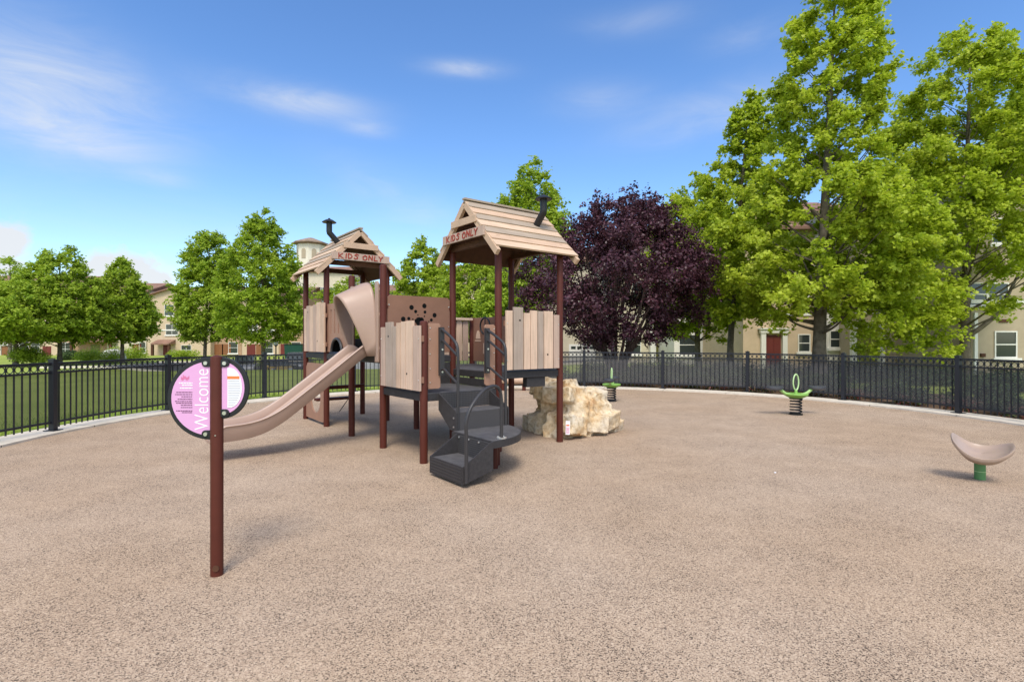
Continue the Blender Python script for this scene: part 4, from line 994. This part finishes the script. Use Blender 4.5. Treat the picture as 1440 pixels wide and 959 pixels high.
def gable(par, x0, x1, y0, y1, z, rise, along='x', o=.5, m='tile'):
    mb = MB()
    if along == 'x':
        ym = (y0+y1)/2
        for s, yy in ((-1, y0-o), (1, y1+o)):
            vs = [(x0-o,yy,z-.1),(x1+o,yy,z-.1),(x1+o,ym,z+rise),(x0-o,ym,z+rise)]; vs += [(a, b, c-.16) for a, b, c in vs]
            mb.add(vs, [(0,1,2,3),(7,6,5,4),(0,4,5,1),(1,5,6,2),(3,7,4,0)] if s < 0 else [(3,2,1,0),(4,5,6,7),(1,5,4,0),(2,6,5,1),(0,4,7,3)])
        for xx_ in (x0+.01, x1-.01): mb.add([(xx_,y0,z-.12),(xx_,y1,z-.12),(xx_,ym,z+rise-.2)], [(0,1,2)], M['sand'])
    else:
        xm = (x0+x1)/2
        for s, xx_ in ((-1, x0-o), (1, x1+o)):
            vs = [(xx_,y0-o,z-.1),(xx_,y1+o,z-.1),(xm,y1+o,z+rise),(xm,y0-o,z+rise)]; vs += [(a, b, c-.16) for a, b, c in vs]
            mb.add(vs, [(3,2,1,0),(4,5,6,7),(1,5,4,0),(2,6,5,1),(0,4,7,3)] if s < 0 else [(0,1,2,3),(7,6,5,4),(0,4,5,1),(1,5,6,2),(3,7,4,0)])
    mb.mats = [M[m]]+[k for k in mb.mats if k is not None]; mb.m = [i+1 if len(mb.mats) > 1 and i == 0 and False else i for i in mb.m]
    return mb
def gable_roof(par, x0, x1, y0, y1, z, rise, along='x', wallm='beige'):
    g_ = gable(par, x0, x1, y0, y1, z, rise, 'x' if along == 'x' else 'y')
    g2 = MB(); g2.v = g_.v; g2.f = g_.f; g2.m = [0]*len(g_.f); g2.mats = [M['tile']]
    g2.build('roof', None, par)
    if along == 'y':
        xm = (x0+x1)/2; mb = MB(); mb.prism([(x0, z-.02), (x1, z-.02), (xm, z+rise-.24)], (0, y0+.06, 0), (1,0,0), (0,0,1), .1); mb.build('gable_wall', M[wallm], par)
def house(name, px0, px1, Y, h, depth, wallm, label, wins=(), doors=(), along='x', rise=1.8, cat='house', group=None, extra=None):
    x0, x1 = at(px0, Y), at(px1, Y); xm = (x0+x1)/2; zg = min(ground(x0, Y), ground(x1, Y))
    hs = empty(name, (xm, Y, zg), 0, label, cat, group); a, b = x0-xm, x1-xm
    mb = MB(); mb.box(a, b, 0, depth, -.5, h-zg); mb.build('wall', M[wallm], hs)
    gable_roof(hs, a, b, 0, depth, h-zg, rise, along, wallm)
    mb = MB(); mb.box(a-.05, b+.05, -.06, -.002, h*.36-zg, h*.36-zg+.16); mb.build('band_course', M['trim'], hs)
    for px, py, w, hh_ in wins: window(hs, at(px, Y)-xm, CAMH+(479.5-py)*Y/FPX-zg, w, hh_, 0, w > 1.3)
    for px, pyt, w, m, sur in doors:
        zt = CAMH+(479.5-pyt)*Y/FPX-zg; door(hs, at(px, Y)-xm, zt-2.15, w, 2.15, 0, m, sur)
    if extra: extra(hs, xm, zg)
    return hs
rt = 'townhouses behind the right side trees'
def ex_r1(hs, xm, zg):
    Y = 23; f = lambda px: at(px, Y)-xm; g_ = lambda py: CAMH+(479.5-py)*Y/FPX-zg
    mb = MB(); mb.box(f(1368), f(1372.5), -.10, -.002, -.3, g_(440)); mb.build('downpipe', M['trim'], hs)
    mb = MB(); mb.box(f(1404), f(1417), -.04, -.002, g_(453.5), g_(449)); mb.build('vent', M['darkbrown'], hs)
    mb = MB(); mb.box(f(1378), f(1384), -.08, -.002, g_(502), g_(497)); mb.build('wall_lamp', M['darkbrown'], hs)
house('townhouse', 1366, 1560, 23, 8.4, 9, 'khaki', 'khaki townhouse with white framed windows at the right photo edge',
      [(1413.5,484.5,.86,1.05),(1374,414,.86,.9),(1402,414,.86,.9),(1500,484,.9,1.05),(1490,414,1.2,.9),(1410,325,.9,1.0)], (), extra=ex_r1, group=rt)
house('townhouse', 1205, 1366, 27.5, 7.8, 9, 'khaki', 'tan townhouse with a brown framed entrance behind the tallest plane trees',
      [(1274,485,.85,1.05),(1300,405,.9,1.0),(1240,405,.9,1.0),(1320,325,.9,1.0),(1330,487,.7,1.0)], [(1218,466,1.1,'olive',True)], group=rt)
house('townhouse', 1155, 1203, 29, 8.3, 9, 'whitest', 'narrow white stucco townhouse beside the thick plane trunk', [(1176,477,.65,.85),(1178,405,.8,1.0)], (), group=rt)
house('townhouse', 1045, 1153.5, 29.7, 7.8, 9, 'sand', 'sand coloured townhouse with a dark red door in a white surround',
      [(1130.5,482.5,.58,.9),(1125,405,.9,1.0),(1070,405,.9,1.0),(1100,330,.9,1.0)], [(1087,471,.85,'redd',True)], group=rt)
house('townhouse', 948, 1043, 36, 8.6, 9, 'whitest', 'white townhouse behind the pale plane trunk right of the plum tree', [(967,485,1.1,1.3),(1010,482,1.1,1.2),(980,415,1.0,1.2),(1020,415,1.0,1.2)], (), group=rt)
def ex_r4(hs, xm, zg):
    Y = 40; f = lambda px: at(px, Y)-xm
    mb = MB(); mb.box(f(912.5), f(920), -.5, -.15, 0, 3.0); mb.build('porch_column', M['trim'], hs)
    mb = MB(); mb.box(f(908), f(947), -.6, -.005, 3.0, 3.3); mb.build('porch_roof', M['trim'], hs)
house('townhouse', 868, 946, 40, 8.8, 9, 'cream', 'cream townhouse with an olive door and a white porch column', [(890,485,1.1,1.3),(900,410,1.1,1.3)], [(933,464,1.5,'olive',False)], extra=ex_r4, group=rt)
def ex_r5(hs, xm, zg):
    Y = 50; f = lambda px: at(px, Y)-xm; g_ = lambda py: CAMH+(479.5-py)*Y/FPX-zg
    mb = MB(); mb.box(f(800), f(838), -.05, -.003, 0, g_(484)); d = mb.build('garage_door', M['trim'], hs)
    mb = MB()
    for k in range(4): mb.box(f(803+8.6*k), f(809.5+8.6*k), -.056, -.0505, g_(491), g_(487))
    mb.build('garage_pane', M['glass'], d)
house('townhouse', 770, 866, 50, 9, 9, 'cream', 'pale yellow house with a panelled garage door behind the plum tree', [(815,435,1.2,1.4),(845,435,1.2,1.4)], (), extra=ex_r5, group=rt)

lt = 'townhouses along the far side of the lawn'
def porch(px0, px1, py, Y):
    def f_(hs, xm, zg):
        f = lambda px: at(px, Y)-xm; z = CAMH+(479.5-py)*Y/FPX-zg
        mb = MB(); mb.add([(f(px0),-1.6,z-.25),(f(px1),-1.6,z-.25),(f(px1),-.01,z+.3),(f(px0),-.01,z+.3),(f(px0),-1.6,z-.45),(f(px1),-1.6,z-.45),(f(px1),-.01,z-.3),(f(px0),-.01,z-.3)],
                          [(0,1,2,3),(7,6,5,4),(0,4,5,1),(1,5,6,2),(3,7,4,0)]); mb.build('porch_roof', M['tile'], hs)
        for p in (px0+1, px1-1): mb = MB(); mb.box(f(p)-.15, f(p)+.15, -1.5, -1.2, 0, z-.4); mb.build('porch_column', M['darkbrown'], hs)
    return f_
Yl = 80
house('terrace_house', -40, 36, Yl, 9.6, 10, 'cream', 'cream terrace house with an orange brown door at the left photo edge', [(34,486,1.3,1.8),(20,460,1.5,1.8)], [(9,487,1.4,'orgd',True)], rise=2.2, group=lt)
house('terrace_house', 36.3, 84, Yl, 9.4, 10, 'sand', 'sand terrace house behind the broad tree second from the left', [(34+16,487,1.2,1.6),(60,460,1.5,1.8)], [(66,487,1.3,'redd',False)], rise=2.2, group=lt)
house('terrace_house', 84.3, 150, Yl, 9.5, 10, 'rust', 'rust coloured terrace house with a tiled porch behind the neat cone shaped tree', [(92,491,1.5,1.9),(110,460,1.5,1.8),(118,430,1.4,1.6)], [(134,484,1.4,'olive',False)], rise=2.2, extra=porch(110,166,477,Yl), group=lt)
house('terrace_house', 150.3, 206, Yl, 9.0, 10, 'cream', 'cream terrace house with a narrow window next to the beige gabled one', [(208-0.5-7,489,.9,1.5),(170,460,1.5,1.8)], [(192.5,484,1.3,'redd',False)], rise=1.6, group=lt)
house('terrace_house', 207, 296, Yl-1, 8.1, 10, 'sand', 'beige gabled townhouse with an arched upper window and red door left of the tall trees',
      [(238,436.5,1.3,1.5),(242,463.5,1.75,1.5),(262,492,1.4,1.3),(280,463.5,1.5,1.5)], [(234,485,.95,'redd',False)], along='y', rise=1.5, extra=porch(222,247,480.5,Yl-1), group=lt)
for k, (p0, p1, wm, dm, lab) in enumerate(((297,340,'rust','orgd','rust terrace house behind the blunt topped tree'),(340.4,392,'sand','redd','sand terrace house behind the tall tree beside the pale tower'),(392.4,426,'rust','redd','rust terrace house behind the green dumpster'))):
    w_ = p1-p0; house('terrace_house', p0, p1, Yl, 8.2, 10, wm, lab, [(p0+w_*.72,489,1.3,1.6),(p0+w_*.3,460,1.4,1.5),(p0+w_*.7,460,1.4,1.5)], [(p0+w_*.25,484,1.3,dm,False),(p0+w_*.5,484,1.3,'orgd',False)], rise=1.8, group=lt)
house('apartment_block', 426.5, 492, 88, 13, 12, 'cream', 'tall cream apartment block under the pale octagonal tower', [(444,414,1.6,2.2),(453,414,1.6,2.2),(446,441,2.0,2.2),(470,414,1.6,2.2)], (), rise=1.5, cat='building', group=lt)
house('apartment_block', 493, 640, 86, 9.5, 12, 'whitest', 'long white apartment block behind the trees between the two playhouse towers', [(510+14*k, 420, 1.6, 1.7) for k in range(9)], (), rise=1.6, cat='building', group=lt)
house('apartment_block', 641, 768, 70, 10.4, 12, 'beige', 'beige apartment block behind the right playhouse tower', [(655+16*k, 430, 1.6, 1.7) for k in range(7)], (), rise=1.8, cat='building', group=lt)
# octagonal tower
Y = 98; sc = Y/FPX; zt = lambda py: CAMH+(479.5-py)*sc; x = at(437, Y); zg = ground(x, Y)
tw = empty('octagonal_tower', (x, Y, zg), rad(12), 'pale octagonal tower with a shallow tiled roof rising over the trees', 'tower')
mb = MB(); r = 19.5*sc; mb.lathe([(r*1.12,-1),(r*1.12,zt(386)-zg),(r*1.16,zt(386)-zg+.02),(r*1.16,zt(383)-zg),(r*.98,zt(381)-zg),(r*.98,zt(345)-zg)], (0,0,0), 8, M['palecream']); mb.build('wall', None, tw)
mb = MB(); mb.lathe([(r*.9,zt(346)-zg),(r*1.27,zt(344)-zg),(r*1.27,zt(342.5)-zg),(r*.2,zt(335)-zg)], (0,0,0), 8, M['rooftile']); mb.build('roof', M['rooftile'], tw)
for k in range(8):
    a = rad(22.5+45*k); mb = MB(); c = Vector((math.cos(a), math.sin(a), 0)); e = Vector((-c.y, c.x, 0)); d = r*.98*math.cos(rad(22.5))
    for zc, hh_ in ((zt(359)-zg, .9),):
        poly = [(-.4,-hh_),(.4,-hh_),(.4,hh_*.6),(.28,hh_*.9),(0,hh_),(-.28,hh_*.9),(-.4,hh_*.6)]
        mb.prism(poly, c*(d+.02)+Vector((0,0,zc)), e, (0,0,1), .06, M['khaki'])
    mb.build('window', None, tw)

# ------------------------------------------------------------------ cars, dumpster, lamp on the road
def car(name, x, y, rz, col, L_, W_, H_, label, kind='sedan'):
    c = empty(name, (x, y, ground(x, y)+.02), rz, label, 'car' if kind != 'pickup' else 'truck'); pm = mat('paint_'+name+str(int(abs(x)*10)), col, .25, .5)
    h1 = H_*.58; x0, x1 = -L_/2, L_/2
    side = [(x0,.28),(x0+.05,h1*.8),(x0+.12,h1),(x0+L_*.3,h1*1.03),(x1-L_*.25,h1*.98),(x1-.08,h1*.8),(x1,.5),(x1-.02,.28)]
    mb = MB()
    for yy, k in ((-W_/2, 1),): pass
    mb.prism(side, (0,0,0), (1,0,0), (0,0,1), W_, pm); b = mb.build('body', None, c, bevel=.06)
    if kind == 'pickup': cab = [(-.3,h1),(-.15,H_*.95),(.0,H_),(.9,H_),(1.05,H_*.95),(1.55,h1)]
    elif kind == 'suv': cab = [(x0+.1,h1),(x0+.25,H_*.96),(x0+.5,H_),(L_*.1,H_),(L_*.25,h1)]
    else: cab = [(x0+L_*.12,h1),(x0+L_*.3,H_*.97),(x0+L_*.4,H_),(L_*.08,H_),(L_*.26,h1)]
    mb = MB(); mb.prism(cab, (0,0,0), (1,0,0), (0,0,1), W_*.84, M['glass']); mb.prism([(a*.93+.02, z if z > h1 else z) for a, z in cab if z > h1], (0,0,.012), (1,0,0), (0,0,1), W_*.86, pm) if len([1 for a, z in cab if z > h1]) > 2 else None
    mb.build('cabin', None, c, bevel=.05)
    for sx in (-1, 1):
        for sy in (-1, 1):
            mb = MB(); p = (sx*L_*.31, sy*(W_/2-.08), .32); mb.disc(p, (0,1,0), .32, .22, 20, M['tyre']); mb.disc((p[0], p[1]+sy*.112, p[2]), (0,1,0), .19, .01, 14, M['bolt']); mb.build('wheel', None, c, smoothang=45)
    for sy in (-1, 1):
        mb = MB(); mb.box(x1-.07, x1+.01, sy*W_*.36-.16, sy*W_*.36+.16, h1*.62, h1*.8, M['white']); mb.build('headlight', None, c)
    return c
car('parked_car', at(391, 45), 45, rad(-58), (.62, .38, .03), 4.2, 1.8, 1.3, 'yellow car parked on the road beyond the fence')
car('parked_car', at(419, 47.5), 47.5, rad(-80), (.05, .055, .07), 4.6, 1.9, 1.75, 'dark grey car parked right of the yellow car', 'suv')
car('parked_car', at(345, 46.5), 46.5, rad(-70), (.32, .33, .36), 4.4, 1.8, 1.5, 'silver grey car parked left of the yellow car')
car('parked_pickup', at(516, 41), 41, rad(-150), (.72, .72, .72), 5.2, 1.95, 1.8, 'white pickup truck seen under the slide deck', 'pickup')
Y = 60; x = at(415, Y); mb = MB(); d = empty('dumpster', (x, Y, ground(x, Y)), 0, 'dark green dumpster below the tall tree near the playhouse', 'dumpster')
mb.prism([(-.9,0.1),(.9,.1),(1.0,1.75),(-1.0,1.75)], (0,0,0), (1,0,0), (0,0,1), 1.2, M['grnd']); mb.build('bin', None, d, bevel=.03)
mb = MB(); mb.box(-1.05, 1.05, -.65, .65, 1.76, 1.84, M['black']); mb.build('lid', None, d)
Y = 42; x = at(388, Y); l = empty('street_lamp', (x, Y, ground(x, Y)), 0, 'black lantern street lamp beside the thin trunk near the yellow car', 'street lamp')
mb = MB(); zl = CAMH+(479.5-487)*Y/FPX-ground(x, Y); mb.lathe([(.12,0),(.1,.4),(.05,.5),(.045,zl)], (0,0,0), 12, M['black']); mb.build('pole', None, l, smoothang=45)
mb = MB(); mb.lathe([(.08,zl),(.16,zl+.1),(.2,zl+.45),(.24,zl+.47),(.1,zl+.62),(.02,zl+.7)], (0,0,0), 8, M['black']); mb.build('lantern', None, l)
mb = MB(); mb.lathe([(.17,zl+.12),(.205,zl+.43)], (0,0,0), 8, M['white']); mb.build('lantern_glass', None, l)

# ------------------------------------------------------------------ camera, sun, sky
cam = bpy.data.cameras.new('camera'); co = bpy.data.objects.new('camera', cam); COL.objects.link(co)
co.location = (0, 0, CAMH); co.rotation_euler = (rad(90), 0, 0); cam.sensor_width = 36; cam.sensor_fit = 'HORIZONTAL'; cam.lens = FPX/1440*36
cam.clip_start = .05; cam.clip_end = 3000; S.camera = co
SUN_EL, SUN_AZ = rad(55), rad(181)        # azimuth clockwise from +Y (straight ahead): behind the camera, to the right
sd = Vector((math.sin(SUN_AZ)*math.cos(SUN_EL), math.cos(SUN_AZ)*math.cos(SUN_EL), math.sin(SUN_EL)))
sl_ = bpy.data.lights.new('sun', 'SUN'); sl_.energy = 2.0; sl_.angle = rad(20); sl_.color = (1, .95, .86)
so = bpy.data.objects.new('sun', sl_); COL.objects.link(so); so.rotation_euler = sd.to_track_quat('Z', 'Y').to_euler()
w = bpy.data.worlds.new('World'); S.world = w; w.use_nodes = True
N, L = w.node_tree.nodes, w.node_tree.links
for n_ in list(N): N.remove(n_)
out = N.new('ShaderNodeOutputWorld'); bg = N.new('ShaderNodeBackground'); sky = N.new('ShaderNodeTexSky')
sky.sky_type = 'NISHITA'; sky.sun_disc = False; sky.sun_elevation = SUN_EL; sky.sun_rotation = SUN_AZ
sky.air_density = 1.0; sky.dust_density = .05; sky.ozone_density = 3.0; sky.altitude = 100
hs_ = N.new('ShaderNodeHueSaturation'); hs_.inputs['Saturation'].default_value = 1.17; hs_.inputs['Hue'].default_value = .505; L.new(sky.outputs[0], hs_.inputs['Color']); L.new(hs_.outputs[0], bg.inputs['Color']); bg.inputs['Strength'].default_value = .15
tc = N.new('ShaderNodeTexCoord'); sx_ = N.new('ShaderNodeSeparateXYZ'); L.new(tc.outputs['Generated'], sx_.inputs[0])
def mth(op, a, b=None, c=None, clamp=False):
    n_ = N.new('ShaderNodeMath'); n_.operation = op; n_.use_clamp = clamp
    for i, v in enumerate((a, b, c)):
        if v is None: continue
        if isinstance(v, (int, float)): n_.inputs[i].default_value = v
        else: L.new(v, n_.inputs[i])
    return n_.outputs[0]
az = mth('ARCTAN2', sx_.outputs[0], sx_.outputs[1]); el = mth('ARCSINE', sx_.outputs[2])
def noise2(su, sv, det, ro, off=0.0, dist=0.0):
    cb = N.new('ShaderNodeCombineXYZ'); L.new(mth('MULTIPLY', az, su), cb.inputs[0]); L.new(mth('MULTIPLY', el, sv), cb.inputs[1]); cb.inputs[2].default_value = off
    n_ = N.new('ShaderNodeTexNoise'); n_.inputs['Scale'].default_value = 1; n_.inputs['Detail'].default_value = det; n_.inputs['Roughness'].default_value = ro; n_.inputs['Distortion'].default_value = dist
    L.new(cb.outputs[0], n_.inputs['Vector']); return n_.outputs['Fac']
wn = noise2(5, 16, 7, .62, 1.3, .6); wisp = mth('MULTIPLY_ADD', wn, 2.6, -.75, True)
fn_ = noise2(14, 18, 8, .6, 4.1)
def gauss(px, py, wx, wy, tilt=0.0):
    a0 = math.atan((px-720)/FPX); e0 = math.atan((479.5-py)/FPX*math.cos(a0)); kx = FPX/math.cos(a0)**2; ky = FPX
    da = mth('ADD', az, -a0); de = mth('ADD', el, -e0)
    if tilt: de = mth('MULTIPLY_ADD', da, -tilt, de)
    q = mth('ADD', mth('POWER', mth('MULTIPLY', mth('ABSOLUTE', da), kx/wx), 2.0), mth('POWER', mth('MULTIPLY', mth('ABSOLUTE', de), ky/wy), 2.0))
    return mth('EXPONENT', mth('MULTIPLY', q, -1.0))
tot = None
for px, py, wx, wy, amp, tl in ((90,140,150,48,.85,0),(30,100,110,60,.25,0),(420,143,90,17,.7,-.03),(655,97,48,9,.7,0),(520,182,32,9,.45,0),(215,250,50,8,.35,0),(560,280,90,30,.28,-.35),(840,140,60,20,.25,0),(1000,160,120,26,.42,.1),(1060,50,60,20,.18,0),(120,205,130,14,.3,0),(300,330,420,45,.16,0),(900,30,80,15,.18,0)):
    g_ = mth('MULTIPLY', gauss(px, py, wx, wy, tl), amp); tot = g_ if tot is None else mth('ADD', tot, g_)
cir = mth('MULTIPLY', tot, mth('MULTIPLY_ADD', wisp, .85, .15))
ct = None
for px, py, wx, wy, amp in ((170,392,62,34,1.25),(215,398,40,26,1.0),(125,385,26,22,.9),(10,342,42,20,1.0),(0,372,50,16,.8)):
    g_ = mth('MULTIPLY', gauss(px, py, wx, wy), amp); ct = g_ if ct is None else mth('MAXIMUM', ct, g_)
cum = mth('MULTIPLY', mth('MULTIPLY_ADD', mth('ADD', ct, mth('MULTIPLY_ADD', fn_, 2.0, -1.05)), 2.3, -.62, True), mth('MULTIPLY', ct, 3.0, None, True))
dp = mth('ADD', mth('ADD', mth('MULTIPLY', sx_.outputs[0], sd.x), mth('MULTIPLY', sx_.outputs[1], sd.y)), mth('MULTIPLY', sx_.outputs[2], sd.z))
fill_veil = mth('MULTIPLY', mth('MULTIPLY_ADD', dp, 1.15, -.42, True), mth('MULTIPLY_ADD', noise2(2.2, 3.5, 6, .6, 9.0, .4), 1.4, -.02, True))  # unseen bright cloud around the sun, added as soft fill light
fac = mth('MINIMUM', mth('ADD', cir, cum), .95)
b2 = N.new('ShaderNodeBackground'); b2.inputs['Color'].default_value = (.93, .96, 1, 1); b2.inputs['Strength'].default_value = .58
mxs = N.new('ShaderNodeMixShader'); L.new(fac, mxs.inputs[0]); L.new(bg.outputs[0], mxs.inputs[1]); L.new(b2.outputs[0], mxs.inputs[2]); b3 = N.new('ShaderNodeBackground'); b3.inputs['Color'].default_value = (1, .97, .93, 1); b3.inputs['Strength'].default_value = 2.1
mx3 = N.new('ShaderNodeMixShader'); L.new(fill_veil, mx3.inputs[0]); L.new(mxs.outputs[0], mx3.inputs[1]); L.new(b3.outputs[0], mx3.inputs[2]); L.new(mx3.outputs[0], out.inputs['Surface'])
S.view_settings.view_transform = 'Standard'; S.view_settings.look = 'None'; S.view_settings.exposure = .62; S.view_settings.gamma = 1
S.view_settings.use_curve_mapping = False
S.render.engine = 'CYCLES'; S.cycles.use_denoising = True; S.cycles.max_bounces = 9; S.cycles.transparent_max_bounces = 12
S.cycles.diffuse_bounces = 5; S.cycles.glossy_bounces = 3; S.cycles.transmission_bounces = 4
